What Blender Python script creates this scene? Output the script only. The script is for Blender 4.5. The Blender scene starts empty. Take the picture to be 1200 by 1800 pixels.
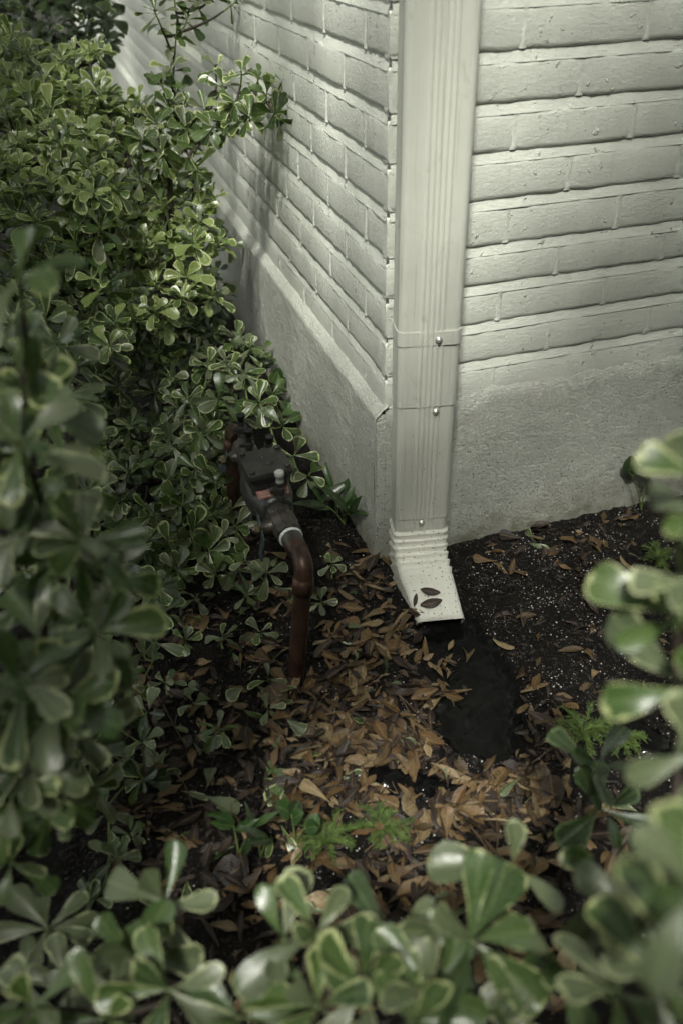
import bpy, math, random
import numpy as np
from mathutils import Vector, Matrix, noise

R = math.radians
scene = bpy.context.scene
col = scene.collection

# ------------------------------------------------------------------ camera
YAW, PITCH, ROLL = 0.3006020, 0.6190882, -0.0222963
CAM = Vector((-0.5526006, -1.4676049, 1.2133258))
FPX = 1511.616
_f = Vector((math.sin(YAW) * math.cos(PITCH), math.cos(YAW) * math.cos(PITCH), -math.sin(PITCH)))
_r = Vector((math.cos(YAW), -math.sin(YAW), 0))
_u = _r.cross(_f)
c_, s_ = math.cos(ROLL), math.sin(ROLL)
RT, UP, FW = _r * c_ + _u * s_, _u * c_ - _r * s_, _f
cam_data = bpy.data.cameras.new('camera')
cam = bpy.data.objects.new('camera', cam_data)
col.objects.link(cam)
cam.matrix_world = Matrix(((RT.x, UP.x, -FW.x, CAM.x), (RT.y, UP.y, -FW.y, CAM.y), (RT.z, UP.z, -FW.z, CAM.z), (0, 0, 0, 1)))
cam_data.sensor_fit = 'VERTICAL'
cam_data.sensor_height = 36
cam_data.sensor_width = 24
cam_data.lens = FPX / 1800 * 36
cam_data.clip_start = 0.02
cam_data.clip_end = 1000
cam_data.dof.use_dof = True
cam_data.dof.focus_distance = 1.85
cam_data.dof.aperture_fstop = 2.5
scene.camera = cam

# ------------------------------------------------------------------ sky, sun, exposure
SUN_EL, SUN_AZ = R(56), R(207)          # azimuth measured clockwise from +Y, seen from above
sun_dir = Vector((math.sin(SUN_AZ) * math.cos(SUN_EL), math.cos(SUN_AZ) * math.cos(SUN_EL), math.sin(SUN_EL)))
world = bpy.data.worlds.new('World')
scene.world = world
world.use_nodes = True
wn = world.node_tree
wn.nodes.clear()
w_out = wn.nodes.new('ShaderNodeOutputWorld')
w_bg = wn.nodes.new('ShaderNodeBackground')
w_sky = wn.nodes.new('ShaderNodeTexSky')
w_sky.sky_type = 'NISHITA'
w_sky.sun_disc = False
w_sky.sun_elevation = SUN_EL
w_sky.sun_rotation = SUN_AZ
w_sky.air_density = 1.0
w_sky.dust_density = 4.0
w_hsv = wn.nodes.new('ShaderNodeHueSaturation')
w_hsv.inputs['Saturation'].default_value = 0.12
w_tint = wn.nodes.new('ShaderNodeMix')
w_tint.data_type = 'RGBA'
w_tint.blend_type = 'MULTIPLY'
w_tint.inputs[0].default_value = 1.0
w_tint.inputs[7].default_value = (0.985, 1.0, 0.91, 1)
wn.links.new(w_sky.outputs[0], w_hsv.inputs['Color'])
wn.links.new(w_hsv.outputs[0], w_tint.inputs[6])
wn.links.new(w_tint.outputs[2], w_bg.inputs[0])
w_bg.inputs[1].default_value = 0.15
wn.links.new(w_bg.outputs[0], w_out.inputs[0])
sun_data = bpy.data.lights.new('sun', 'SUN')
sun_data.energy = 4.2
sun_data.angle = R(6.0)
sun_data.color = (1.0, 0.985, 0.90)
sun = bpy.data.objects.new('sun', sun_data)
col.objects.link(sun)
sun.rotation_euler = sun_dir.to_track_quat('Z', 'Y').to_euler()
vs = scene.view_settings
vs.view_transform = 'Standard'
vs.look = 'None'
vs.gamma = 1.0
vs.use_curve_mapping = False
vs.exposure = 0.70
scene.cycles.max_bounces = 6
scene.cycles.diffuse_bounces = 3
scene.cycles.glossy_bounces = 2
scene.cycles.transmission_bounces = 3
scene.cycles.adaptive_threshold = 0.015
scene.cycles.denoising_prefilter = 'FAST'


# ------------------------------------------------------------------ helpers
def at(px, py, d):
    """the world point seen at a photo pixel, d metres along the view axis"""
    return CAM + (FW + RT * ((px - 600) / FPX) - UP * ((py - 900) / FPX)) * d


def on_plane(px, py, axis, val):
    v = FW + RT * ((px - 600) / FPX) - UP * ((py - 900) / FPX)
    return CAM + v * ((val - CAM[axis]) / v[axis])


def pix(p):
    d = Vector(p) - CAM
    w = d.dot(FW)
    if w < 0.05:
        return None
    return 600 + FPX * d.dot(RT) / w, 900 - FPX * d.dot(UP) / w, w


def in_frame(p, m=40):
    q = pix(p)
    return q is not None and -m < q[0] < 1200 + m and -m < q[1] < 1800 + m


def nz(x, y=0.0, z=0.0):
    return noise.noise(Vector((x, y, z)))


class MB:
    def __init__(self):
        self.v, self.f, self.smooth, self.mi, self.cur = [], [], [], [], 0

    def add(self, verts, faces, smooth=False):
        o = len(self.v)
        self.v += [tuple(p) for p in verts]
        self.f += [tuple(i + o for i in f) for f in faces]
        self.smooth += [smooth] * len(faces)
        self.mi += [self.cur] * len(faces)
        return self

    def box(self, lo, hi, mat=None):
        x0, y0, z0 = lo
        x1, y1, z1 = hi
        vs_ = [Vector(p) for p in ((x0, y0, z0), (x1, y0, z0), (x1, y1, z0), (x0, y1, z0), (x0, y0, z1), (x1, y0, z1), (x1, y1, z1), (x0, y1, z1))]
        if mat is not None:
            vs_ = [mat @ p for p in vs_]
        return self.add(vs_, [(0, 3, 2, 1), (4, 5, 6, 7), (0, 1, 5, 4), (1, 2, 6, 5), (2, 3, 7, 6), (3, 0, 4, 7)])

    def rings(self, rings, cap0=True, cap1=True, smooth=True, closed=True):
        n = len(rings[0])
        vs_ = [p for r_ in rings for p in r_]
        fs = []
        for i in range(len(rings) - 1):
            for j in range(n if closed else n - 1):
                k = (j + 1) % n
                fs.append((i * n + j, i * n + k, (i + 1) * n + k, (i + 1) * n + j))
        self.add(vs_, fs, smooth)
        if cap0:
            self.add(rings[0], [tuple(reversed(range(n)))])
        if cap1:
            self.add(rings[-1], [tuple(range(n))])
        return self

    def tube(self, pts, radii, seg=8, cap=True, smooth=True):
        pts = [Vector(p) for p in pts]
        rings = []
        prev = None
        for i, p in enumerate(pts):
            t = (pts[min(i + 1, len(pts) - 1)] - pts[max(i - 1, 0)]).normalized()
            if prev is None:
                a = Vector((0, 0, 1)) if abs(t.z) < 0.9 else Vector((1, 0, 0))
                prev = t.cross(a).normalized()
            x = (prev - t * prev.dot(t)).normalized()
            prev = x
            y = t.cross(x)
            r_ = radii[i] if isinstance(radii, (list, tuple)) else radii
            rings.append([p + (x * math.cos(2 * math.pi * k / seg) + y * math.sin(2 * math.pi * k / seg)) * r_ for k in range(seg)])
        return self.rings(rings, cap, cap, smooth)

    def lathe(self, p0, p1, prof, seg=16, smooth=True):
        """prof: (t along p0->p1 in metres, radius)"""
        p0, p1 = Vector(p0), Vector(p1)
        t = (p1 - p0).normalized()
        a = Vector((0, 0, 1)) if abs(t.z) < 0.9 else Vector((1, 0, 0))
        x = t.cross(a).normalized()
        y = t.cross(x)
        rings = [[p0 + t * s + (x * math.cos(2 * math.pi * k / seg) + y * math.sin(2 * math.pi * k / seg)) * r_ for k in range(seg)] for s, r_ in prof]
        return self.rings(rings, True, True, smooth)

    def mesh(self, name, mat):
        me = bpy.data.meshes.new(name)
        me.from_pydata(self.v, [], self.f)
        me.polygons.foreach_set('use_smooth', self.smooth)
        for m_ in (mat if isinstance(mat, list) else [mat]):
            me.materials.append(m_)
        me.polygons.foreach_set('material_index', self.mi)
        me.update()
        return me

    def build(self, name, mat, parent=None):
        return link(name, self.mesh(name, mat), parent)


def link(name, data, parent=None, mw=None):
    o = bpy.data.objects.new(name, data)
    col.objects.link(o)
    if parent is not None:
        o.parent = parent
        # parents are Empties placed at a base point, children keep world coordinates
        if parent.parent is None:
            o.matrix_parent_inverse = Matrix.Translation(-parent.location)
    if mw is not None:
        o.matrix_basis = mw
    return o


def tag(o, label=None, cat=None, group=None, kind=None):
    if label:
        o['label'] = label
    if cat:
        o['category'] = cat
    if group:
        o['group'] = group
    if kind:
        o['kind'] = kind
    return o


def thing(name, loc, label, cat, group=None):
    o = bpy.data.objects.new(name, None)
    col.objects.link(o)
    o.location = loc
    o.matrix_world = Matrix.Translation(Vector(loc))
    o.empty_display_size = 0.02
    return tag(o, label, cat, group)


# ------------------------------------------------------------------ materials
class N:
    def __init__(self, name):
        self.m = bpy.data.materials.new(name)
        self.m.use_nodes = True
        self.t = self.m.node_tree
        self.t.nodes.clear()
        self.out = self.t.nodes.new('ShaderNodeOutputMaterial')
        self.b = self.t.nodes.new('ShaderNodeBsdfPrincipled')
        self.t.links.new(self.b.outputs[0], self.out.inputs[0])

    def n(self, typ, **kw):
        x = self.t.nodes.new('ShaderNode' + typ)
        for k, v in kw.items():
            if k in x.inputs:
                x.inputs[k].default_value = v
            else:
                setattr(x, k, v)
        return x

    def l(self, a, b):
        self.t.links.new(a, b)

    def pos(self, scale=(1, 1, 1)):
        g = self.n('NewGeometry')
        mp = self.n('Mapping')
        mp.inputs['Scale'].default_value = scale
        self.l(g.outputs['Position'], mp.inputs[0])
        return mp.outputs[0]

    def noise(self, vec, scale, detail=4, rough=0.55, dist=0.0):
        x = self.n('TexNoise')
        x.inputs['Scale'].default_value = scale
        x.inputs['Detail'].default_value = detail
        x.inputs['Roughness'].default_value = rough
        x.inputs['Distortion'].default_value = dist
        if vec is not None:
            self.l(vec, x.inputs['Vector'])
        return x.outputs['Fac']

    def vor(self, vec, scale, out='Distance'):
        x = self.n('TexVoronoi')
        x.inputs['Scale'].default_value = scale
        self.l(vec, x.inputs['Vector'])
        return x.outputs[out]

    def math(self, op, a, b=None, c=None, clamp=False):
        x = self.n('Math', operation=op, use_clamp=clamp)
        for i, q in enumerate((a, b, c)):
            if q is None:
                continue
            if isinstance(q, (int, float)):
                x.inputs[i].default_value = q
            else:
                self.l(q, x.inputs[i])
        return x.outputs[0]

    def step(self, v, lo, hi, a=0.0, b=1.0):
        x = self.n('MapRange', interpolation_type='SMOOTHSTEP')
        self.l(v, x.inputs[0])
        x.inputs[1].default_value = lo
        x.inputs[2].default_value = hi
        x.inputs[3].default_value = a
        x.inputs[4].default_value = b
        return x.outputs[0]

    def mix(self, fac, a, b, blend='MIX'):
        x = self.n('Mix', data_type='RGBA', blend_type=blend)
        for i, q in ((0, fac), (6, a), (7, b)):
            if isinstance(q, (int, float)):
                x.inputs[i].default_value = q
            elif isinstance(q, tuple):
                x.inputs[i].default_value = q + (1,) if len(q) == 3 else q
            else:
                self.l(q, x.inputs[i])
        return x.outputs[2]

    def bump(self, h, strength, dist, prev=None):
        x = self.n('Bump')
        x.inputs['Strength'].default_value = strength
        x.inputs['Distance'].default_value = dist
        self.l(h, x.inputs['Height'])
        if prev is not None:
            self.l(prev, x.inputs['Normal'])
        return x.outputs[0]

    def done(self, color=None, rough=None, normal=None, metal=None, spec=None):
        for k, v in (('Base Color', color), ('Roughness', rough), ('Normal', normal), ('Metallic', metal), ('Specular IOR Level', spec)):
            if v is None:
                continue
            if isinstance(v, (int, float)):
                self.b.inputs[k].default_value = v
            elif isinstance(v, tuple):
                self.b.inputs[k].default_value = v + (1,)
            else:
                self.l(v, self.b.inputs[k])
        return self.m

    def splash(self, c, amount=1.0, top=0.42, scale=170):
        """specks of soil thrown up by rain, thick near the ground"""
        p = self.pos()
        sp = self.n('SeparateXYZ')
        self.l(p, sp.inputs[0])
        hz = self.step(sp.outputs[2], -0.05, top, 1.0, 0.0)
        vx = self.n('TexVoronoi')
        vx.inputs['Scale'].default_value = scale
        self.l(p, vx.inputs['Vector'])
        rnd = self.n('SeparateColor')
        self.l(vx.outputs['Color'], rnd.inputs[0])
        pick = self.math('GREATER_THAN', self.math('MULTIPLY', self.math('POWER', hz, 1.6), 0.32 * amount), rnd.outputs[0])
        size = self.math('MULTIPLY', rnd.outputs[1], 0.42)
        dot = self.math('LESS_THAN', self.math('ADD', vx.outputs['Distance'], self.math('MULTIPLY', self.noise(p, 500, 2), 0.15)), size)
        return self.mix(self.math('MULTIPLY', self.math('MULTIPLY', pick, dot), 0.85), c, (0.018, 0.014, 0.01))


def mat_simple(name, c, rough=0.5, metal=0.0, bump=None, spec=None, vary=0.25, scale=60):
    k = N(name)
    p = k.pos()
    f = k.noise(p, scale, 4)
    cc = k.mix(k.step(f, 0.25, 0.75), tuple(x * (1 - vary) for x in c), tuple(min(1, x * (1 + vary)) for x in c))
    nrm = k.bump(k.noise(p, bump[0], 3), bump[1], bump[2]) if bump else None
    return k.done(cc, rough, nrm, metal, spec)


PAINT = (0.76, 0.785, 0.705)


def mat_brick_paint():
    k = N('painted_brick')
    p = k.pos()
    big = k.noise(p, 5, 4)
    c = k.mix(k.step(big, 0.3, 0.7), tuple(x * 0.92 for x in PAINT), PAINT)
    streak = k.noise(k.pos((60, 60, 3)), 1.0, 3)
    c = k.mix(k.step(streak, 0.55, 0.8, 0.0, 0.22), c, (0.42, 0.43, 0.34))
    grime = k.noise(p, 26, 5, 0.65)
    c = k.mix(k.step(grime, 0.62, 0.85, 0, 0.35), c, (0.40, 0.39, 0.31))
    # pinholes and chips through the paint
    pin = k.vor(p, 42)
    rim = k.math('LESS_THAN', pin, 0.055)
    c = k.mix(k.math('MULTIPLY', rim, 0.7), c, (0.16, 0.14, 0.11))
    pit = k.noise(k.pos((1, 1, 2.0)), 150, 4, 0.7)
    c = k.mix(k.step(pit, 0.30, 0.50, 0.30, 0.0), c, (0.32, 0.32, 0.26))  # dirt and micro-shading of tiny pits, put into the paint colour
    c = k.splash(c, 0.25, 0.75)
    n1 = k.bump(k.noise(p, 16, 4, 0.6), 0.35, 0.004)
    n2 = k.bump(k.noise(k.pos((1, 1, 2.0)), 80, 5, 0.72, 0.5), 0.5, 0.0036, n1)
    n3 = k.bump(k.noise(k.pos((1, 1, 2.5)), 330, 4, 0.7), 0.6, 0.0010, n2)
    lump = k.math('MULTIPLY', k.step(k.noise(p, 60, 3, 0.6), 0.62, 0.70), k.step(k.noise(p, 9, 2), 0.5, 0.6))
    n4 = k.bump(lump, 0.9, 0.0045, n3)
    return k.done(c, k.step(big, 0.3, 0.7, 0.42, 0.56), n4, spec=0.4)


def mat_stucco():
    k = N('painted_stucco')
    p = k.pos()
    big = k.noise(p, 6, 4)
    c = k.mix(k.step(big, 0.3, 0.7), tuple(x * 0.9 for x in PAINT), PAINT)
    damp = k.n('SeparateXYZ')
    k.l(p, damp.inputs[0])
    wet = k.math('MULTIPLY', k.step(k.math('ADD', damp.outputs[2], k.math('MULTIPLY', k.math('SUBTRACT', k.noise(p, 9, 5, 0.65), 0.5), 0.22)), -0.06, 0.10, 1.0, 0.0), k.step(k.noise(p, 30, 4), 0.3, 0.7, 0.45, 0.9))
    c = k.mix(wet, c, (0.20, 0.19, 0.12))
    streak = k.noise(k.pos((45, 45, 4)), 1.0, 3)
    c = k.mix(k.step(streak, 0.52, 0.8, 0.0, 0.25), c, (0.38, 0.38, 0.28))
    pit = k.noise(k.pos((1, 1, 1.7)), 190, 4, 0.7)
    c = k.mix(k.step(pit, 0.34, 0.56, 0.42, 0.0), c, (0.30, 0.30, 0.24))  # shading of the stucco grain and dirt in its pits, mixed into the colour
    c = k.splash(c, 1.5)
    g1 = k.bump(k.noise(p, 18, 4, 0.6), 0.35, 0.005)
    g2 = k.bump(k.noise(k.pos((1, 1, 1.6)), 125, 5, 0.74, 0.3), 1.0, 0.0085, g1)
    g3 = k.bump(k.vor(p, 420), 0.5, 0.0012, g2)
    return k.done(c, 0.46, g3, spec=0.45)


def mat_spout(name, c0, dirt=1.0, splash=1.0):
    k = N(name)
    p = k.pos()
    c = k.mix(k.step(k.noise(p, 9, 4), 0.3, 0.7), tuple(x * 0.93 for x in c0), c0)
    drip = k.noise(k.pos((150, 150, 4)), 1.0, 4)
    c = k.mix(k.step(drip, 0.56, 0.80, 0, 0.36 * dirt), c, (0.30, 0.295, 0.23))
    blot = k.noise(p, 17, 5, 0.7, 0.8)
    c = k.mix(k.step(blot, 0.58, 0.76, 0, 0.5 * dirt), c, (0.30, 0.30, 0.23))
    c = k.splash(c, splash, 0.5, 200)
    n1 = k.bump(k.noise(k.pos((1, 1, 0.3)), 20, 3), 0.25, 0.003)
    n2 = k.bump(k.noise(p, 500, 2), 0.12, 0.0004, n1)
    return k.done(c, k.step(blot, 0.3, 0.75, 0.34, 0.55), n2, spec=0.45)


def mat_soil():
    k = N('potting_soil')
    p = k.pos()
    a = k.noise(p, 60, 6, 0.7)
    c = k.mix(k.step(a, 0.3, 0.7), (0.002, 0.0018, 0.0016), (0.010, 0.0078, 0.006))
    big = k.noise(p, 5, 3)
    c = k.mix(k.step(big, 0.45, 0.7, 0, 0.5), c, (0.013, 0.010, 0.007))
    vx = k.n('TexVoronoi')
    vx.inputs['Scale'].default_value = 300
    k.l(p, vx.inputs['Vector'])
    rr = k.n('SeparateColor')
    k.l(vx.outputs['Color'], rr.inputs[0])
    speck = k.math('MULTIPLY', k.math('LESS_THAN', rr.outputs[0], 0.10), k.math('LESS_THAN', vx.outputs['Distance'], 0.28))
    c = k.mix(k.math('MULTIPLY', speck, 0.5), c, (0.32, 0.31, 0.28))
    n1 = k.bump(k.noise(p, 110, 6, 0.75), 1.0, 0.008)
    n2 = k.bump(k.vor(p, 260), 0.6, 0.003, n1)
    return k.done(c, k.step(a, 0.3, 0.7, 0.5, 0.9), n2, spec=0.22)


def leaf_mat(name, greens, margin, margin_w, gloss=0.32, trans=0.22, spots=0.0):
    """variegated leaf: green heart, cream uneven margin, pale midrib; UV = (across, along)"""
    k = N(name)
    oi = k.n('ObjectInfo')
    at_ = k.n('Attribute', attribute_name='rnd')
    rnd = k.math('FRACT', k.math('ADD', oi.outputs['Random'], at_.outputs['Fac']))
    uv = k.n('UVMap')
    sp = k.n('SeparateXYZ')
    k.l(uv.outputs[0], sp.inputs[0])
    across = k.math('ABSOLUTE', k.math('SUBTRACT', k.math('MULTIPLY', sp.outputs[0], 2.0), 1.0))
    edge = k.math('MINIMUM', k.math('SUBTRACT', 1.0, across), k.math('MULTIPLY', k.math('SUBTRACT', 1.0, sp.outputs[1]), 2.6))
    cv = k.n('CombineXYZ')
    k.l(sp.outputs[0], cv.inputs[0])
    k.l(sp.outputs[1], cv.inputs[1])
    k.l(k.math('MULTIPLY', rnd, 37.0), cv.inputs[2])
    nn = k.noise(cv.outputs[0], 3.6, 4, 0.65)
    r2 = k.math('FRACT', k.math('MULTIPLY', rnd, 7.31))
    e2 = k.math('ADD', edge, k.math('MULTIPLY', k.math('SUBTRACT', nn, 0.5), 0.85))
    e3 = k.math('ADD', e2, k.math('MULTIPLY', k.math('SUBTRACT', r2, 0.5), 0.36))
    var = k.step(e3, margin_w - 0.03, margin_w + 0.05, 1.0, 0.0)
    rp = k.n('ValToRGB')
    rp.color_ramp.elements[0].color = greens[0] + (1,)
    rp.color_ramp.elements[1].color = greens[-1] + (1,)
    for i, g in enumerate(greens[1:-1]):
        e = rp.color_ramp.elements.new((i + 1) / (len(greens) - 1))
        e.color = g + (1,)
    k.l(rnd, rp.inputs[0])
    mott = k.noise(cv.outputs[0], 9, 4, 0.6)
    g = k.mix(k.step(mott, 0.4, 0.65, 0, 0.3), rp.outputs[0], tuple(0.5 * (a + b) for a, b in zip(greens[0], (0.10, 0.13, 0.075))))
    c = k.mix(k.math('MULTIPLY', var, 0.85), g, margin)
    rib = k.step(across, 0.02, 0.09, 0.35, 0.0)
    c = k.mix(rib, c, (0.26, 0.32, 0.14))
    if spots:
        sv = k.noise(cv.outputs[0], 11, 3)
        c = k.mix(k.step(sv, 0.69, 0.74, 0, spots), c, (0.03, 0.022, 0.012))
    vein = k.math('SINE', k.math('MULTIPLY', k.math('SUBTRACT', sp.outputs[1], k.math('MULTIPLY', across, 0.18)), 60.0))
    nrm = k.bump(k.math('ADD', k.math('MULTIPLY', vein, 0.05), mott), 0.3, 0.0013)
    k.done(c, k.step(mott, 0.3, 0.7, gloss, gloss + 0.12), nrm, spec=0.8)
    tr = k.n('BsdfTranslucent')
    k.l(k.mix(1.0, c, (0.85, 1.0, 0.45), 'MULTIPLY'), tr.inputs[0])
    ms = k.n('MixShader')
    ms.inputs[0].default_value = trans
    k.l(k.b.outputs[0], ms.inputs[1])
    k.l(tr.outputs[0], ms.inputs[2])
    k.l(ms.outputs[0], k.out.inputs[0])
    return k.m


def fallen_mat(name, cols):
    k = N(name)
    oi = k.n('ObjectInfo')
    at_ = k.n('Attribute', attribute_name='rnd')
    rnd = k.math('FRACT', k.math('ADD', oi.outputs['Random'], at_.outputs['Fac']))
    rp = k.n('ValToRGB')
    rp.color_ramp.elements[0].color = cols[0] + (1,)
    rp.color_ramp.elements[1].color = cols[-1] + (1,)
    for i, g in enumerate(cols[1:-1]):
        e = rp.color_ramp.elements.new((i + 1) / (len(cols) - 1))
        e.color = g + (1,)
    k.l(rnd, rp.inputs[0])
    uv = k.n('UVMap')
    sp = k.n('SeparateXYZ')
    k.l(uv.outputs[0], sp.inputs[0])
    cv = k.n('CombineXYZ')
    k.l(sp.outputs[0], cv.inputs[0])
    k.l(sp.outputs[1], cv.inputs[1])
    k.l(k.math('MULTIPLY', rnd, 53.0), cv.inputs[2])
    m = k.noise(cv.outputs[0], 5, 5, 0.7)
    c = k.mix(k.step(m, 0.35, 0.7, 0.0, 0.6), rp.outputs[0], tuple(x * 0.42 for x in cols[1]))
    blot = k.noise(cv.outputs[0], 12, 3, 0.5)
    c = k.mix(k.step(blot, 0.64, 0.70, 0, 0.8), c, (0.028, 0.018, 0.010))
    across = k.math('ABSOLUTE', k.math('SUBTRACT', k.math('MULTIPLY', sp.outputs[0], 2.0), 1.0))
    c = k.mix(k.step(across, 0.02, 0.08, 0.4, 0), c, (0.34, 0.22, 0.10))
    vein = k.math('SINE', k.math('MULTIPLY', k.math('SUBTRACT', sp.outputs[1], k.math('MULTIPLY', across, 0.2)), 70.0))
    nrm = k.bump(k.math('ADD', k.math('MULTIPLY', vein, 0.3), m), 0.5, 0.0015)
    k.done(c, k.step(m, 0.3, 0.7, 0.36, 0.62), nrm, spec=0.45)
    return k.m


M = {}
M['brick'] = mat_brick_paint()
M['stucco'] = mat_stucco()
M['spout'] = mat_spout('spout_paint', (0.63, 0.645, 0.57), 1.3, 0.8)
M['elbow'] = mat_spout('lit_spout_paint', (0.72, 0.72, 0.64), 0.8, 2.4)  # same paint as the pipe, lightened for the light on the bend
M['board'] = mat_simple('painted_board', (0.52, 0.53, 0.47), 0.6, bump=(40, 0.3, 0.002), vary=0.1, scale=20)
M['soil'] = mat_soil()
M['crumb'] = mat_simple('soil_crumb', (0.008, 0.0062, 0.005), 0.7, vary=0.6, scale=90)
M['perlite'] = mat_simple('perlite', (0.50, 0.49, 0.45), 0.8, vary=0.25, scale=120)
M['plastic'] = mat_simple('black_plastic', (0.005, 0.005, 0.005), 0.10, bump=(30, 0.2, 0.004), spec=0.13, vary=0.3)
M['copper'] = mat_simple('tarnished_copper', (0.062, 0.034, 0.024), 0.42, metal=0.45, bump=(120, 0.25, 0.001), vary=0.5, scale=28)
M['bronze'] = mat_simple('dark_bronze', (0.060, 0.054, 0.044), 0.42, metal=0.35, bump=(160, 0.45, 0.0015), vary=0.5, scale=40)
M['iron'] = mat_simple('black_cast_body', (0.036, 0.036, 0.034), 0.36, metal=0.1, bump=(220, 0.45, 0.001), vary=0.35)
M['bolt'] = mat_simple('grey_bolt', (0.06, 0.06, 0.058), 0.35, metal=0.6, vary=0.3)
M['cap_black'] = mat_simple('black_cap', (0.006, 0.006, 0.007), 0.5, vary=0.2)
M['cap_white'] = mat_simple('cloudy_cap', (0.45, 0.47, 0.44), 0.4, vary=0.2)
M['tape'] = mat_simple('white_tape', (0.62, 0.66, 0.66), 0.5, vary=0.15, scale=200)
M['tag'] = mat_simple('red_tag', (0.20, 0.075, 0.055), 0.5, vary=0.35, scale=120)
M['ink'] = mat_simple('tag_print', (0.34, 0.27, 0.23), 0.6, vary=0.2)
M['screw'] = mat_simple('bright_screw', (0.60, 0.60, 0.56), 0.28, metal=0.7, vary=0.1)
M['handle'] = mat_simple('coated_handle', (0.028, 0.045, 0.048), 0.45, vary=0.4)
M['brass'] = mat_simple('brass_nut', (0.28, 0.24, 0.14), 0.32, metal=0.8, vary=0.3)
M['bark'] = mat_simple('dark_stem', (0.035, 0.026, 0.018), 0.7, bump=(140, 0.6, 0.002), vary=0.4)
M['green_stem'] = mat_simple('green_stem', (0.12, 0.17, 0.05), 0.5, vary=0.3)
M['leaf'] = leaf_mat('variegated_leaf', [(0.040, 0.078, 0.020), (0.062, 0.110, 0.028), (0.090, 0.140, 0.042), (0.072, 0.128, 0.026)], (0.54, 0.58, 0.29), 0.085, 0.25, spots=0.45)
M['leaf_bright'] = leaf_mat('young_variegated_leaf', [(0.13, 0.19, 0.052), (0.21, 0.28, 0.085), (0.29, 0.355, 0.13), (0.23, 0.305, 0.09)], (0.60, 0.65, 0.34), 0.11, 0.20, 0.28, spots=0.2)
M['leaf_near'] = leaf_mat('near_leaf', [(0.040, 0.076, 0.022), (0.060, 0.104, 0.032), (0.085, 0.130, 0.046), (0.070, 0.118, 0.030)], (0.46, 0.50, 0.25), 0.02, 0.24, 0.2, spots=0.35)
M['leaf_grey'] = leaf_mat('old_variegated_leaf', [(0.072, 0.096, 0.044), (0.106, 0.132, 0.066), (0.138, 0.165, 0.090), (0.086, 0.112, 0.052)], (0.44, 0.48, 0.27), 0.05, 0.32, 0.18, spots=0.5)
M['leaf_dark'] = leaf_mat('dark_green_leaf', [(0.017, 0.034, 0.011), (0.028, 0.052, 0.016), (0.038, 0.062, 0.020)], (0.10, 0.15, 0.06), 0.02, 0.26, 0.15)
M['leaf_ivy'] = leaf_mat('plain_green_leaf', [(0.030, 0.075, 0.018), (0.045, 0.100, 0.022), (0.060, 0.115, 0.030)], (0.10, 0.16, 0.05), 0.0, 0.34, 0.25)
M['fallen'] = fallen_mat('dead_leaf', [(0.038, 0.025, 0.013), (0.105, 0.066, 0.029), (0.18, 0.118, 0.053), (0.120, 0.066, 0.026), (0.32, 0.245, 0.135), (0.055, 0.036, 0.018), (0.15, 0.092, 0.038)])
M['wet_leaf'] = fallen_mat('wet_dark_leaf', [(0.030, 0.020, 0.016), (0.040, 0.026, 0.020), (0.022, 0.017, 0.013)])
M['twig'] = mat_simple('dry_twig', (0.085, 0.058, 0.034), 0.75, bump=(200, 0.5, 0.001), vary=0.4)
M['weed'] = mat_simple('feathery_weed', (0.085, 0.135, 0.030), 0.6, vary=0.45, scale=70)

# ------------------------------------------------------------------ ground
PIT = [(-0.011, -0.226), (0.113, -0.216), (0.132, -0.316), (0.13, -0.401), (0.108, -0.489), (0.052, -0.598), (-0.009, -0.607), (-0.062, -0.553), (-0.081, -0.498), (-0.043, -0.43), (-0.037, -0.344)]
BARE_R = [(0.218, -0.569), (0.285, -0.578), (0.307, -0.67), (0.267, -0.71), (0.216, -0.666)]
BARE_L = [(-0.231, -0.534), (-0.178, -0.565), (-0.112, -0.613), (-0.066, -0.653), (-0.142, -0.643), (-0.207, -0.622), (-0.245, -0.574)]


def sdist(x, y, poly):
    """signed distance to a polygon, positive inside"""
    best, inside = 1e9, False
    n = len(poly)
    for i in range(n):
        x0, y0 = poly[i]
        x1, y1 = poly[(i + 1) % n]
        dx, dy = x1 - x0, y1 - y0
        t = max(0, min(1, ((x - x0) * dx + (y - y0) * dy) / (dx * dx + dy * dy)))
        best = min(best, math.hypot(x - x0 - t * dx, y - y0 - t * dy))
        if (y0 > y) != (y1 > y) and x < x0 + (y - y0) / (y1 - y0) * dx:
            inside = not inside
    return best if inside else -best


def sm(a, b, x):
    t = max(0.0, min(1.0, (x - a) / (b - a)))
    return t * t * (3 - 2 * t)


def pit_mask(x, y):
    if not (-0.45 < x < 0.5 and -0.95 < y < -0.05):
        return 0.0, 0.0
    w = 0.012 * nz(x * 30, y * 30, 3) + 0.006 * nz(x * 90, y * 90, 7)
    a = sdist(x, y, PIT) + w
    b = max(sdist(x, y, BARE_R), sdist(x, y, BARE_L)) + w
    return sm(-0.03, 0.03, a), sm(-0.012, 0.016, b)


def base_h(x, y):
    h = -0.030 + 0.010 * nz(x * 3, y * 3, 1)
    h -= 0.010 * sm(0.5, 1.2, x)
    return h


def gz(x, y, fine=True):
    a, b = pit_mask(x, y)
    h = base_h(x, y) - 0.046 * a - 0.010 * b
    if fine:
        k = (1 - a) * (1 - b)
        h += k * (0.007 * nz(x * 16, y * 16, 5) + 0.005 * nz(x * 45, y * 45, 9) + 0.003 * nz(x * 120, y * 120, 2))
    return h


def ticks(lo, hi, step, far):
    t = list(np.arange(lo, hi + 1e-6, step))
    k, d = t[-1], step
    while k < far:
        d *= 1.6
        k += d
        t.append(k)
    k, d = t[0], step
    while k > -far:
        d *= 1.6
        k -= d
        t.insert(0, k)
    return t


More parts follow.
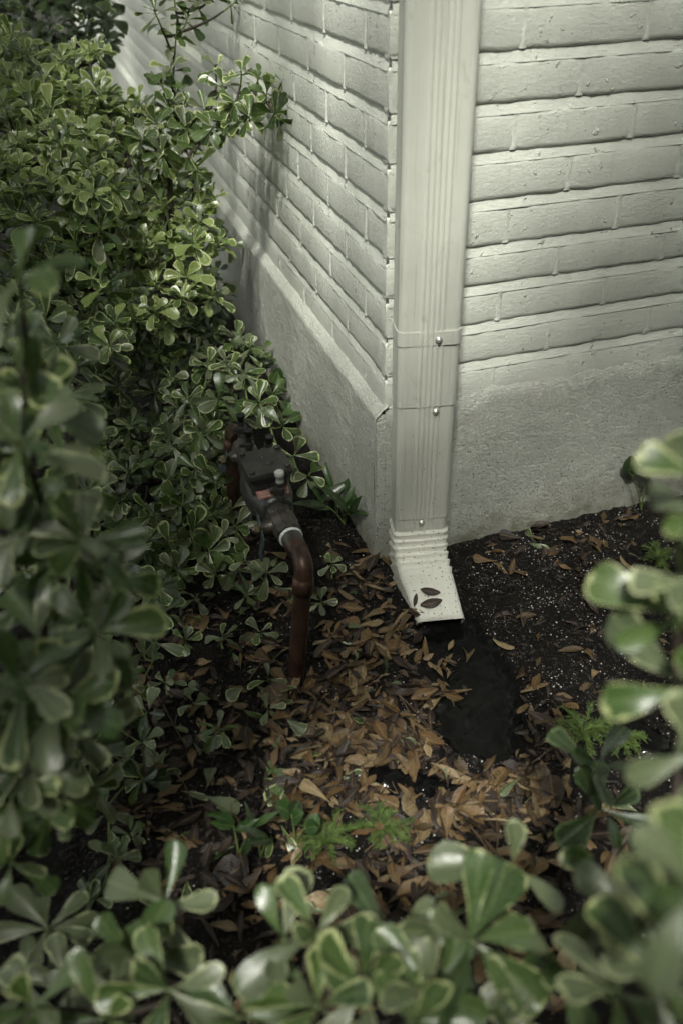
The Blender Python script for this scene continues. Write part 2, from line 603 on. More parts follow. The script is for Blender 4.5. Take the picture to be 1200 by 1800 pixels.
gx, gy = ticks(-1.0, 0.95, 0.0075, 300), ticks(-1.15, 0.5, 0.0075, 300)
gv = [(x, y, gz(x, y)) for y in gy for x in gx]
nxg = len(gx)
gf = [(j * nxg + i, j * nxg + i + 1, (j + 1) * nxg + i + 1, (j + 1) * nxg + i) for j in range(len(gy) - 1) for i in range(nxg - 1)]
ground = MB().add(gv, gf, True).build('ground', M['soil'])
tag(ground, kind='structure')

# black plastic sheet laid under the soil, bared where the water has washed the soil off
sb = MB()
sx, sy = list(np.arange(-0.34, 0.40, 0.008)), list(np.arange(-0.80, -0.14, 0.008))
sv = []
for y in sy:
    for x in sx:
        a, b = pit_mask(x, y)
        h = base_h(x, y) - 0.046 * a - 0.010 * b
        wr = 0.0030 * nz(x * 14 + y * 20, y * 60 - x * 18, 4) + 0.0045 * abs(nz(x * 22 - y * 9, x * 8 + y * 26, 8)) * (0.6 + 3.2 * b)
        sv.append((x, y, h + (max(a, b) - 0.55) * 0.020 + wr))
n_ = len(sx)
sb.add(sv, [(j * n_ + i, j * n_ + i + 1, (j + 1) * n_ + i + 1, (j + 1) * n_ + i) for j in range(len(sy) - 1) for i in range(n_ - 1)], True)
sheet = sb.build('plastic_sheet', M['plastic'])
tag(sheet, 'wrinkled black plastic ground sheet laid bare in the hollow below the downspout', 'plastic sheet')

# ------------------------------------------------------------------ house corner
ZL = [1.0, 0.9188, 0.8381, 0.7552, 0.6693, 0.5922, 0.5120, 0.4290]
Z_LEDGE = 0.360
BL = 0.24175
JOINT = 0.0135
z_ = 1.0
bottoms = ZL[:]
while bottoms[0] < 2.3:
    bottoms.insert(0, bottoms[0] + 0.081)
courses = []                                    # (bottom, top, parity): parity matches ZL index
for i in range(len(bottoms) - 1):
    courses.append((bottoms[i + 1], bottoms[i] - JOINT, (i + 1 - bottoms.index(1.0) - 1) % 2))
courses.append((Z_LEDGE - 0.01, ZL[-1] - JOINT, 1))
house = thing('house', (0, 0, -0.04), 'white painted brick house corner on a rough stucco plinth', 'house')
OPEN_Y0, OPEN_Y1, OPEN_Z = 1.80, 2.55, 0.7552
W_FAR, W_RIGHT = 11.0, 3.0


def wall_frame(side):
    """map (along, up, out) to world for the two faces"""
    if side == 0:                                # long wall, runs along +Y, faces -X
        return lambda a, z, o: (-o, a, z)
    return lambda a, z, o: (a, -o, z)            # short wall, runs along +X, faces -Y


def brick_mesh(w, h, seed, side, segs=8, gap=0.0008):
    """front of a brick with worn, paint-rounded arrises; origin at its lower near corner on the wall face"""
    rng = random.Random(seed)
    fr = wall_frame(side)
    prof = [(-0.022, 0.0), (-0.004, 0.0002), (-0.0012, 0.0034), (0.0, 0.0095), (0.0, 0.5), (0.0, -0.0110), (-0.0014, -0.0040), (-0.004, -0.0002), (-0.022, 0.0)]
    cols_ = []
    for i in range(segs + 1):
        t = i / segs
        a = gap + (w - 2 * gap) * t
        endr = 0.0014 if i in (0, segs) else 0.0
        jt, jb = rng.uniform(-0.0016, 0.0014), rng.uniform(-0.0014, 0.0016)
        jo = rng.uniform(-0.0008, 0.0008)
        c = []
        for k, (o, zz) in enumerate(prof):
            if zz == 0.5:
                z = h * 0.5
            elif k < 4:
                z = zz + jb
            else:
                z = h + zz + jt
            c.append((a, z, o - endr + (jo if 2 <= k <= 6 else 0)))
        cols_.append(c)
    n = len(prof)
    v = [fr(*p) for c in cols_ for p in c]
    f = []
    for i in range(segs):
        for k in range(n - 1):
            q = (i * n + k, (i + 1) * n + k, (i + 1) * n + k + 1, i * n + k + 1)
            f.append(q if side == 1 else q[::-1])
    b = MB().add(v, f, True)
    # ends
    e0 = [fr(cols_[0][k][0], cols_[0][k][1], cols_[0][k][2]) for k in range(n)]
    e1 = [fr(cols_[-1][k][0], cols_[-1][k][1], cols_[-1][k][2]) for k in range(n)]
    b.add(e0, [tuple(range(n)) if side == 1 else tuple(reversed(range(n)))])
    b.add(e1, [tuple(reversed(range(n))) if side == 1 else tuple(range(n))])
    return b


mesh_cache = {}


def get_brick(w, h, side, variant, segs):
    key = (round(w, 4), round(h, 4), side, variant, segs)
    if key not in mesh_cache:
        mesh_cache[key] = brick_mesh(w, h, hash(key) & 0xffff, side, segs).mesh('brick', M['brick'])
    return mesh_cache[key]


rb = random.Random(11)
for side, length in ((0, W_FAR), (1, W_RIGHT)):
    fr = wall_frame(side)
    core = MB()
    far = MB()
    wall_bricks = []
    for ci, (zb, zt, par) in enumerate(courses):
        h = zt - zb
        # where the bricks of this course begin and end
        spans = [(0.0, length)]
        if side == 0 and zb > OPEN_Z - 0.02:
            spans = [(0.0, OPEN_Y0), (OPEN_Y1, length)]
        first = BL if (par == 0) == (side == 0) else BL * 0.5
        for s0, s1 in spans:
            # bed of the course (just behind the brick faces, fills the upright joints) and the raked bed joint above it
            if s0 == 0.0 and side == 1:
                s0c = 0.004
            else:
                s0c = s0 + (0.004 if s0 == 0 else 0)
            nseg = 1
            a_, b_ = s0c, s1
            core.add([fr(a_, zb + 0.001, -0.0035), fr(b_, zb + 0.001, -0.0035), fr(b_, zt - 0.001, -0.0035), fr(a_, zt - 0.001, -0.0035)], [(0, 1, 2, 3) if side == 1 else (3, 2, 1, 0)])
            # weathered mortar: leans out towards its lower edge
            za, zc = zt - 0.005, zt + JOINT + 0.004
            st_a = (list(np.arange(a_ + 0.002, min(b_, 1.5), 0.011)) or [a_ + 0.002]) + [b_]
            base_f = []
            jv = []
            for aa in st_a:
                rg_ = 0.0016 * nz(aa * 60, zt * 33, side * 5 + 1) + 0.0014 * nz(aa * 17, zt * 21, side * 5 + 2)
                rh_ = 0.0030 * nz(aa * 34, zt * 27, side * 5 + 3) + 0.0018 * nz(aa * 95, zt * 51, side + 4)
                jv += [fr(aa, za, 0.0004 + rg_), fr(aa, zt + JOINT * 0.5 + rh_, -0.0026 + rg_), fr(aa, zc, -0.0050)]
            for q in range(len(st_a) - 1):
                for r_ in (0, 1):
                    ff_ = (q * 3 + r_, q * 3 + 3 + r_, q * 3 + 4 + r_, q * 3 + 1 + r_)
                    base_f.append(ff_ if side == 1 else ff_[::-1])
            core.add(jv, base_f, True)
        a = 0.0
        nxt = first
        while a < length:
            e = min(nxt, length)
            if not (side == 0 and zb > OPEN_Z - 0.02 and e > OPEN_Y0 and a < OPEN_Y1):
                wall_bricks.append((a, e, zb, h))
            elif side == 0:
                if a < OPEN_Y0 - 0.03:
                    wall_bricks.append((a, OPEN_Y0, zb, h))
                if e > OPEN_Y1 + 0.03:
                    wall_bricks.append((OPEN_Y1, e, zb, h))
            a = e
            nxt = e + BL
    if side == 0:
        # jambs and sill of the opening
        zt = 2.3
        for a_ in (OPEN_Y0, OPEN_Y1):
            core.add([(0.004, a_, OPEN_Z - 0.01), (0.10, a_, OPEN_Z - 0.01), (0.10, a_, zt), (0.004, a_, zt)], [(0, 1, 2, 3) if a_ == OPEN_Y1 else (3, 2, 1, 0)])
        core.add([(-0.001, OPEN_Y0, OPEN_Z - 0.012), (0.10, OPEN_Y0, OPEN_Z - 0.004), (0.10, OPEN_Y1, OPEN_Z - 0.004), (-0.001, OPEN_Y1, OPEN_Z - 0.012)], [(0, 1, 2, 3)])
    # lumps of painted mortar squeezed out of the upright joints that can be seen close up
    for (a, e, zb, h) in wall_bricks:
        if e < 2.2 and zb < 1.2:
            nu, nv_ = 4, 9
            vv = []
            for j in range(nv_ + 1):
                for i in range(nu + 1):
                    u = (i / nu - 0.5) * 0.017
                    edge = 1 - abs(i / nu - 0.5) * 2
                    o = -0.0030 + min(1, edge * 1.8) * 0.0030 + 0.0036 * nz(e * 50 + u * 220, (zb + h * j / nv_) * 110, side * 9 + 2) * edge
                    if side == 0:
                        o += 0.0010 * edge
                    else:
                        o = -0.0030 + 0.0022 * min(1, edge * 2) + 0.0050 * max(0.0, nz(e * 31 + u * 150, (zb + h * j / nv_) * 75, 4)) * edge
                    vv.append(fr(e + u + 0.002 * nz(zb * 70 + j * 0.5, e * 9, 3), zb + 0.002 + (h - 0.004) * j / nv_, o))
            ff = [(j * (nu + 1) + i, j * (nu + 1) + i + 1, (j + 1) * (nu + 1) + i + 1, (j + 1) * (nu + 1) + i) for j in range(nv_) for i in range(nu)]
            core.add(vv, ff if side == 1 else [q[::-1] for q in ff], True)
    wall = core.build('wall', M['brick'], house)
    if side == 0:
        tag(wall, 'long shaded brick wall running back along the shrubs')
    else:
        tag(wall, 'short brick wall behind the downspout')
    n_ind = 0
    for (a, e, zb, h) in wall_bricks:
        mid = fr((a + e) / 2, zb + h / 2, 0)
        q = pix(mid)
        qa, qb = pix(fr(a, zb, 0)), pix(fr(e, zb, 0))
        seen = q is not None and any(in_frame(fr(x, z, 0), 8) for x in (a, e) for z in (zb, zb + h)) and (qa and qb and abs(qa[0] - qb[0]) > 9)
        if seen and n_ind < 290:
            me = get_brick(e - a, h, side, rb.randrange(5), 10 if side == 1 or e < 1.0 else 5)
            o = link('brick', me, wall, Matrix.Translation(Vector(fr(a, zb, rb.uniform(-0.0006, 0.0012)))))
            n_ind += 1
        else:
            b = 0.004
            far.add([fr(a + .002, zb, -0.02), fr(e - .002, zb, -0.02), fr(e - .002, zb, -b), fr(a + .002, zb, -b), fr(a + .002, zb + .005, 0), fr(e - .002, zb + .005, 0), fr(e - .002, zb + h - .005, 0), fr(a + .002, zb + h - .005, 0), fr(a + .002, zb + h, -b), fr(e - .002, zb + h, -b), fr(e - .002, zb + h, -0.02), fr(a + .002, zb + h, -0.02)],
                    [q if side == 1 else q[::-1] for q in ((0, 1, 2, 3), (3, 2, 5, 4), (4, 5, 6, 7), (7, 6, 9, 8), (8, 9, 10, 11), (0, 3, 4, 7, 8, 11), (1, 10, 9, 6, 5, 2))])
    fo = far.build('brickwork', M['brick'], wall)
    tag(fo, kind='stuff')
    print('bricks', side, n_ind, len(wall_bricks))

# board that closes the far opening, with a rail
bd = MB().box((0.085, OPEN_Y0 + 0.001, OPEN_Z - 0.006), (0.098, OPEN_Y1 - 0.001, 2.3))
bd.box((0.06, OPEN_Y0 + 0.002, OPEN_Z - 0.006), (0.084, OPEN_Y0 + 0.04, 2.3)).box((0.06, OPEN_Y1 - 0.04, OPEN_Z - 0.006), (0.084, OPEN_Y1 - 0.002, 2.3)).box((0.06, OPEN_Y0 + 0.042, OPEN_Z - 0.006), (0.084, OPEN_Y1 - 0.042, OPEN_Z + 0.05))
bd.build('blanked_window', M['board'], house)


# plinths: profile (out, z) swept along each wall
def stuc(a, z, side):
    """trowelled sand render: coarse grain drawn out along the wall, dips and ridges"""
    return 0.0016 * nz(a * 95, z * 190, side * 7 + 1) + 0.0011 * nz(a * 230, z * 330, side * 7 + 2) + 0.0016 * nz(a * 26, z * 30, side * 7 + 3)


def plinth(side, length, prof, jag):
    fr = wall_frame(side)
    b = MB()
    near = 1.5 if side == 0 else 1.0
    al = list(np.arange(0, near, 0.004)) + list(np.arange(near, near + 1.2, 0.012)) + list(np.arange(near + 1.2, length + 0.01, 0.2))
    # finer steps up the face
    rows = []
    for k in range(len(prof) - 1):
        (o0, z0), (o1, z1) = prof[k], prof[k + 1]
        m = max(1, int(abs(z1 - z0) / 0.0042)) if z0 >= -0.12 and k < 6 else (1 if k else 6)
        for q in range(m):
            t = q / m
            rows.append((o0 + (o1 - o0) * t, z0 + (z1 - z0) * t, k + t))
    rows.append((prof[-1][0], prof[-1][1], len(prof) - 1))
    n = len(rows)
    v = []
    for a in al:
        js = [jag(a, k) for k in range(len(prof))]
        for (o, z, kk) in rows:
            k0 = int(kk)
            k1 = min(k0 + 1, len(prof) - 1)
            t = kk - k0
            w0 = js[k0][0] * (1 - t) + js[k1][0] * t
            w1 = js[k0][1] * (1 - t) + js[k1][1] * t
            v.append(fr(a, z + w1, o + w0 + stuc(a, z, side) * (1 if kk < 9 else 0.4)))
    f = []
    for i in range(len(al) - 1):
        for k in range(n - 1):
            q = (i * n + k, (i + 1) * n + k, (i + 1) * n + k + 1, i * n + k + 1)
            f.append(q if side == 1 else q[::-1])
    b.add(v, f, True)
    return b


PL, PR = 0.022, 0.007      # how far the two plinths stand out
prof0 = [(PL + 0.006, -0.16), (PL + 0.002, -0.02), (PL, 0.06), (PL, 0.14), (PL, 0.22), (PL, 0.30), (PL, 0.336), (PL - 0.001, 0.342), (PL - 0.006, 0.3465), (0.006, 0.3585), (0.000, 0.362), (-0.006, 0.367)]
prof1 = [(PR + 0.004, -0.16), (PR + 0.002, -0.02), (PR, 0.06), (PR, 0.14), (PR, 0.22), (PR, 0.30), (PR, 0.325), (PR - 0.0008, 0.340), (PR - 0.003, 0.350), (0.0012, 0.358), (-0.002, 0.366), (-0.008, 0.376)]


def jag0(a, k):
    return (0.0016 * nz(a * 18, k * 0.9, 1) + 0.0010 * nz(a * 55, k * 1.3, 5), (0.0022 * nz(a * 14, 3.1, 2) + 0.0012 * nz(a * 60, k, 4)) if k > 5 else 0)


def jag1(a, k):
    return (0.0014 * nz(a * 16, k * 0.9, 11) + (0.0024 * nz(a * 75, k * 1.7, 5) if k > 6 else 0), (0.007 * nz(a * 6, 3.1, 8) + 0.0035 * nz(a * 75, k * 1.4, 4)) if k > 5 else 0)


pl = plinth(0, W_FAR, prof0, jag0)
# return the long wall's plinth round the corner: strip from its face to the short wall's plinth plane
cv_ = []
for i in range(13):
    t = i / 12
    for (o, z) in prof0[:9]:
        r_ = 0.006
        cv_.append((-o + 0.0012 * nz(z * 40, t * 5, 2), 0 - (PR + 0.002) * t, z + 0.0015 * nz(t * 4, z * 9, 1) * (z > 0.33)))
pl.add(cv_, [(i * 9 + k, i * 9 + k + 1, (i + 1) * 9 + k + 1, (i + 1) * 9 + k) for i in range(12) for k in range(8)], True)
tv = []
for i in range(5):
    t = i / 4
    for (o, z) in prof0[8:]:
        tv.append((-o, -(PR + 0.002) * t, z - 0.001 * (t == 1)))
pl.add(tv, [(i * 4 + k, i * 4 + k + 1, (i + 1) * 4 + k + 1, (i + 1) * 4 + k) for i in range(4) for k in range(3)], True)
p0 = pl.build('plinth', M['stucco'], house)
tag(p0, 'stucco plinth of the long wall with a pale sloping ledge')
pr = plinth(1, W_RIGHT, prof1, jag1)
# end piece from the corner of the long plinth to where the short plinth starts
ev = []
for i in range(9):
    t = i / 8
    for k, (o, z) in enumerate(prof1[:9]):
        w = jag1(0.0 + t * 0.02, k)
        x = -(PL + (0.002 if z < 0 else 0)) * (1 - t)
        rnd_ = 0.005 * (1 - t) ** 6
        ev.append((x, -(o + w[0]) + rnd_, min(z + w[1] * t, 0.3465)))
pr.add(ev, [(i * 9 + k, (i + 1) * 9 + k, (i + 1) * 9 + k + 1, i * 9 + k + 1) for i in range(8) for k in range(8)], True)
p1 = pr.build('plinth', M['stucco'], house)
tag(p1, 'rough stucco plinth under the short wall spattered with soil')

# ------------------------------------------------------------------ downspout
PHI = R(11.5)
EX = Vector((math.cos(PHI), -math.sin(PHI), 0))
FWD = Vector((-math.sin(PHI), -math.cos(PHI), 0))
SP_C = Vector((0.050, -0.100, 0)) - FWD * 0.034       # centre of the section; front face at (0.05,-0.10)
SW, SD = 0.115, 0.068


def spout_section(grow=0.0, ribs=1.0, w=SW, d=SD):
    """rounded rectangle with five shallow flutes on the front and three on each side; (across, forward)"""
    W, D, r_ = w / 2 + grow, d / 2 + grow, 0.013
    pts = []

    def flute(u, lo, hi, n, amp):
        if lo < u < hi:
            return amp * (0.5 - 0.5 * math.cos(2 * math.pi * n * (u - lo) / (hi - lo)))
        return 0.0
    for i in range(61):                           # front, from left to right
        u = i / 60
        pts.append((-W + r_ + (2 * W - 2 * r_) * u, D + ribs * flute(u, 0.27, 0.80, 5, 0.0021)))
    for i in range(1, 6):
        t = i / 6 * math.pi / 2
        pts.append((W - r_ + r_ * math.sin(t), D - r_ + r_ * math.cos(t)))
    for i in range(13):
        u = i / 12
        pts.append((W + ribs * flute(u, 0.2, 0.8, 2, 0.0015), D - r_ - (2 * D - 2 * r_) * u))
    for i in range(1, 6):
        t = i / 6 * math.pi / 2
        pts.append((W - r_ + r_ * math.cos(t), -D + r_ - r_ * math.sin(t)))
    for i in range(9):
        pts.append((W - r_ - (2 * W - 2 * r_) * i / 8, -D))
    for i in range(1, 6):
        t = i / 6 * math.pi / 2
        pts.append((-W + r_ - r_ * math.sin(t), -D + r_ - r_ * math.cos(t)))
    for i in range(25):
        u = i / 24
        pts.append((-W - ribs * flute(u, 0.2, 0.75, 3, 0.0014), -D + r_ + (2 * D - 2 * r_) * u))
    for i in range(1, 6):
        t = i / 6 * math.pi / 2
        pts.append((-W + r_ - r_ * math.cos(t), D - r_ + r_ * math.sin(t)))
    return pts


def sec3(pts, z, cx=0.0, cf=0.0):
    return [SP_C + EX * (a + cx) + FWD * (b + cf) + Vector((0, 0, z)) for a, b in pts]


spout = thing('downspout', (SP_C.x, SP_C.y, -0.07), 'cream fluted metal downspout with a pleated elbow at the house corner', 'downspout')
Z_S1, Z_S2, Z_EL = 0.404, 0.134, 0.095
up_ = MB()
zs = list(np.arange(Z_S1 + 0.0, 1.2, 0.06)) + [1.4, 1.8, 2.3]
up_.rings([sec3([(a + 0.0006 * nz(z * 5, a * 40), b + 0.0008 * nz(z * 6, a * 30, 2)) for a, b in spout_section(0.0018)], z) for z in zs], False, False)
up_.rings([sec3(spout_section(0.0002), Z_S1 + 0.0002), sec3(spout_section(0.0019), Z_S1 - 0.0002)], False, False, False)
up_.build('upper_pipe', M['spout'], spout)
lo_ = MB()
zs = [Z_S1 + 0.001] + list(np.linspace(Z_S1, Z_S2, 8))
lo_.rings([sec3(spout_section(-0.0010, 0.9), Z_S2 + 0.0002), sec3(spout_section(0.0005, 0.9), Z_S2 - 0.0002)], False, False, False)
lo_.rings([sec3([(a, b + 0.0005 * nz(z * 9, a * 30, 4)) for a, b in spout_section(0.0003, 0.9)], z) for z in [Z_S1 + 0.01] + zs[1:]], False, False)
low = lo_.build('lower_pipe', M['spout'], spout)
# strap: a band round the pipe with its lapped end and a screw
st = MB()
sec = spout_section(0.0031, 0.8)
sec_in = spout_section(0.0019, 0.8)
st.rings([sec3(sec_in, 0.533), sec3(sec, 0.533), sec3(sec, 0.561), sec3(sec_in, 0.561)], False, False, False)
strap = st.build('strap', M['spout'], spout)
tab = MB()
tl, th_ = 0.013, 0.03
for a0, a1, f0, f1 in ((0.010, 0.058, 0.0376, 0.0392),):
    tab.add([SP_C + EX * a + FWD * (0.034 + o) + Vector((0, 0, z)) for a, o, z in ((0.009, 0.0028, 0.5335), (0.050, 0.0028, 0.5335), (0.050, 0.0046, 0.5335), (0.009, 0.0046, 0.5335), (0.009, 0.0028, 0.5605), (0.050, 0.0028, 0.5605), (0.050, 0.0046, 0.5605), (0.009, 0.0046, 0.5605))],
            [(0, 3, 2, 1), (4, 5, 6, 7), (0, 1, 5, 4), (1, 2, 6, 5), (2, 3, 7, 6), (3, 0, 4, 7)])
tab.build('lapped_end', M['spout'], strap)
def screw(pos, nrm, parent, r_=0.0052):
    b = MB()
    b.lathe(pos - nrm * 0.001, pos + nrm, [(0, r_ * 1.35), (0.0022, r_ * 1.35), (0.0024, r_), (0.0042, r_ * 0.95), (0.0058, r_ * 0.6)], 12)
    o = b.build('screw', M['screw'], parent)
    return o


screw(SP_C + EX * 0.016 + FWD * (SD / 2 + 0.0048) + Vector((0, 0, 0.544)), FWD, strap)
screw(SP_C + EX * 0.018 + FWD * (SD / 2 + 0.0014) + Vector((0, 0, 0.391)), FWD, spout)
screw(SP_C + EX * 0.000 + FWD * (SD / 2 + 0.0004) + Vector((0, 0, 0.122)), FWD, spout)

# elbow: collar, seven pleats on the bend, straight tail, open mouth
el = MB()
D_END = R(62)
R_IN = 0.090
TAIL = 0.106
FW2 = Vector((-math.sin(R(2.5)), -math.cos(R(2.5)), 0))
front0 = SD / 2
centre = (front0 + R_IN, Z_EL)                      # centre of curvature in (forward, z)
NP = 6


def turn(ang):
    return FWD.lerp(FW2, sm(0, D_END, ang)).normalized()


def bend_ring(ang, grow, slide=0.0, squash=0.0):
    ca, sa = math.cos(ang), math.sin(ang)
    out = []
    for a, b in spout_section(grow, 0.25, SW, SD):
        rad = R_IN + (front0 - b)
        if squash:
            rad = R_IN + (front0 - b) * (1 - squash)
        f = centre[0] - rad * ca + slide * sa
        z = centre[1] - rad * sa - slide * ca
        tp = 1 - 0.13 * max(0.0, slide) / TAIL
        out.append(SP_C + EX * a * tp + FWD * front0 + turn(ang) * (f - front0) + Vector((0, 0, z)))
    return out


collar = MB().rings([sec3(spout_section(-0.0012, 0.3), z) for z in (Z_S2 + 0.01, Z_S2 - 0.01, Z_EL + 0.002)], False, False)
collar.build('elbow_collar', M['spout'], spout)
rings = [sec3(spout_section(-0.0014, 0.3), Z_EL + 0.006)]
for i in range(NP):
    a0, a1 = D_END * i / NP, D_END * (i + 1) / NP
    rings.append(bend_ring(a0, 0.0012))
    rings.append(bend_ring(a0 + (a1 - a0) * 0.07, 0.0034))
    rings.append(bend_ring(a0 + (a1 - a0) * 0.22, 0.0028))
    rings.append(bend_ring(a1 - (a1 - a0) * 0.10, -0.0006))
for s in (0.0, 0.03, 0.06, 0.09, TAIL):
    rings.append(bend_ring(D_END, 0.0008 if s < 0.1 else 0.0014, s, 0.18 * s / TAIL))
# turn the metal in at the mouth and run the inside back up
rings.append(bend_ring(D_END, 0.0000, TAIL, 0.18))
rings.append(bend_ring(D_END, -0.0008, 0.03, 0.05))
el.rings(rings, False, True)
elbow = el.build('elbow', M['elbow'], spout)
# standing seam down the middle of the elbow
sm_ = MB()
seam_pts = []
for z in (Z_S2 - 0.002, Z_EL + 0.003):
    seam_pts.append(SP_C + EX * 0.006 + FWD * (front0 - 0.0006) + Vector((0, 0, z)))
for i in range(NP * 2 + 1):
    ang = D_END * i / (NP * 2)
    rad = R_IN - 0.0014
    seam_pts.append(SP_C + EX * 0.006 + FWD * front0 + turn(ang) * (-front0 + centre[0] - rad * math.cos(ang)) + Vector((0, 0, centre[1] - rad * math.sin(ang))))
for s in (0.04, 0.08, TAIL - 0.002):
    rad = R_IN - 0.0010
    seam_pts.append(SP_C + EX * 0.006 + FWD * front0 + FW2 * (-front0 + centre[0] - rad * math.cos(D_END) + s * math.sin(D_END)) + Vector((0, 0, centre[1] - rad * math.sin(D_END) - s * math.cos(D_END))))
sm_.tube(seam_pts, 0.0013, 5)
sm_.build('seam', M['elbow'], elbow)


def elbow_top(across, s):
    """a point on the upper face of the elbow's tail and that face's normal"""
    rad = R_IN - 0.0030
    p = SP_C + EX * across + FWD * front0 + FW2 * (-front0 + centre[0] - rad * math.cos(D_END) + s * math.sin(D_END)) + Vector((0, 0, centre[1] - rad * math.sin(D_END) - s * math.cos(D_END)))
    n = (FWD * math.cos(D_END) + Vector((0, 0, math.sin(D_END))))
    return p, n, (FWD * math.sin(D_END) - Vector((0, 0, math.cos(D_END))))


# ------------------------------------------------------------------ backflow valve on copper risers
valve = thing('backflow_valve', (-0.285, -0.05, -0.03), 'dark bronze backflow preventer on copper risers beside the shrubs', 'valve')
FE, BE = Vector((-0.2605, -0.296, 0.243)), Vector((-0.2815, 0.226, 0.246))
FB, BB = Vector((-0.300, -0.314, -0.06)), Vector((-0.306, 0.222, -0.06))
AX = (BE - FE).normalized()
SIDE = AX.cross(Vector((0, 0, 1))).normalized()        # points to +X (towards the wall)
VUP = SIDE.cross(AX).normalized()


def axp(t, s=0.0, u=0.0):
    return FE + AX * t + SIDE * s + VUP * u


PR_ = 0.0162
LEN = (BE - FE).length


def riser(base, top, tdir, name_):
    d = (top - base).normalized()
    b = MB()
    end = top - d * 0.062
    b.tube([base, base + (end - base) * 0.5, end + d * 0.004], PR_, 16)
    o = b.build(name_, M['copper'], valve)
    e = MB()
    pts, rad = [], []
    for s, r_ in ((-0.064, 0.0178), (-0.0635, 0.0196), (-0.034, 0.0196), (-0.033, 0.0180)):
        pts.append(top + d * s)
        rad.append(r_)
    for i in range(9):
        t = i / 8 * math.pi / 2
        rr = 0.026
        pts.append(top - d * rr + tdir * rr + d * (rr * math.sin(t)) - tdir * (rr * math.cos(t)))
        rad.append(0.0178)
    pts += [top + tdir * 0.032, top + tdir * 0.033, top + tdir * 0.062]
    rad += [0.0180, 0.0192, 0.0192]
    e.tube(pts, rad, 16)
    e.build('pipe_elbow', M['copper'], valve)
    return o


riser(FB, FE, AX, 'riser_pipe')
riser(BB, BE, -AX, 'riser_pipe')
# tarnished nipple, tape ring and front ball valve
MB().lathe(axp(0.050), axp(1), [(0, 0.0180), (0.004, 0.0196), (0.03, 0.0205), (0.038, 0.0205), (0.040, 0.0185), (0.06, 0.0185)], 16).build('adapter', M['bronze'], valve)
MB().lathe(axp(0.078), axp(1), [(0, 0.0212), (0.001, 0.0226), (0.0055, 0.0226), (0.0065, 0.0212)], 20).build('tape_ring', M['tape'], valve)


def ball_valve(t0, rev, handle_len):
    b = MB()
    b.lathe(axp(t0), axp(2), [(0, 0.0235), (0.002, 0.026), (0.016, 0.0265), (0.018, 0.0245), (0.030, 0.0270), (0.040, 0.0282), (0.054, 0.0272), (0.060, 0.0240), (0.062, 0.0250), (0.078, 0.0250), (0.080, 0.0230)], 10, False)
    bv = b.build('ball_valve', M['bronze'], valve)
    c = axp(t0 + 0.042)
    st_ = MB()
    st_.lathe(c - SIDE * 0.018, c - SIDE, [(0, 0.0150), (0.018, 0.0145), (0.020, 0.0120), (0.030, 0.0118), (0.031, 0.0070), (0.044, 0.0065)], 12)
    st_.build('stem', M['bronze'], bv)
    nut = MB().lathe(c - SIDE * 0.0485, c - SIDE, [(0, 0.0088), (0.001, 0.0096), (0.008, 0.0096), (0.009, 0.0085)], 6, False)
    nut.build('nut', M['brass'], bv)
    # flat lever with a cranked, rounded end
    hd = MB()
    hp = []
    for s in np.linspace(-0.028, handle_len, 12):
        off = 0.0455 + 0.010 * sm(0.02, 0.05, s)
        drop = -0.55 * s
        hp.append((c - SIDE * off + (AX * rev * 0.55 + VUP * -0.83) * s, 0.0100 + 0.003 * math.sin(s * 60)))
    perp = (AX * 0.83 * rev + VUP * 0.55)
    rings_ = []
    for p, wd in hp:
        rings_.append([p + perp * wd - SIDE * 0.0016, p + perp * wd + SIDE * 0.0016, p - perp * wd + SIDE * 0.0016, p - perp * wd - SIDE * 0.0016])
    hd.rings(rings_, True, True, False)
    hd.build('handle', M['handle'], bv)
    return bv


ball_valve(0.088, -1, 0.062)
ball_valve(0.352, 1, 0.050)
# main body: necked casting with a boxy bonnet under the cover
bd_ = MB()
bd_.lathe(axp(0.166), axp(2), [(0, 0.0235), (0.001, 0.0330), (0.016, 0.0340), (0.030, 0.0400), (0.056, 0.0480), (0.104, 0.0480), (0.132, 0.0410), (0.150, 0.0330), (0.184, 0.0310), (0.186, 0.0230)], 18)
body = bd_.build('valve_body', M['iron'], valve)
CT = 0.236                                              # cover centre along the axis
cvz = 0.074


def rrect(hw, hl, c, n=4):
    out = []
    for sx_, sy_, a0 in ((1, 1, 0), (-1, 1, 90), (-1, -1, 180), (1, -1, 270)):
        for i in range(n + 1):
            a = R(a0 + 90 * i / n)
            out.append((sx_ * (hw - c) + c * math.cos(a), sy_ * (hl - c) + c * math.sin(a)))
    return out


bon = MB()
bon.rings([[axp(CT + y * k, x * k, z) for x, y in rrect(0.040, 0.041, 0.014)] for z, k in ((0.018, 0.92), (0.050, 0.96), (0.060, 1.04), (0.066, 1.05))], True, True, False)
bon.build('bonnet', M['iron'], valve)
cov = MB()
cov.rings([[axp(CT + y * k, x * k, z) for x, y in rrect(0.0450, 0.0455, 0.009)] for z, k in ((0.067, 1.0), (0.0755, 1.0), (0.0785, 0.97))], True, True, False)
cover = cov.build('cover_plate', M['iron'], valve)
for sx_ in (-1, 1):
    for sy_ in (-1, 1):
        p = axp(CT + sy_ * 0.0355, sx_ * 0.0355, 0.078)
        MB().lathe(p, p + VUP, [(0, 0.0074), (0.0012, 0.0074), (0.0014, 0.0060), (0.0058, 0.0060), (0.0070, 0.0048)], 6, False).build('bolt', M['bolt'], cover)
p = axp(CT - 0.004, 0.004, 0.078)
MB().lathe(p, p + VUP, [(0, 0.0125), (0.0022, 0.0122), (0.0030, 0.0108)], 20).build('boss', M['iron'], cover)
p = axp(CT + 0.018, -0.001, 0.078)
MB().lathe(p, p + VUP, [(0, 0.0058), (0.0016, 0.0054), (0.0026, 0.0030)], 14).build('plug', M['bolt'], cover)


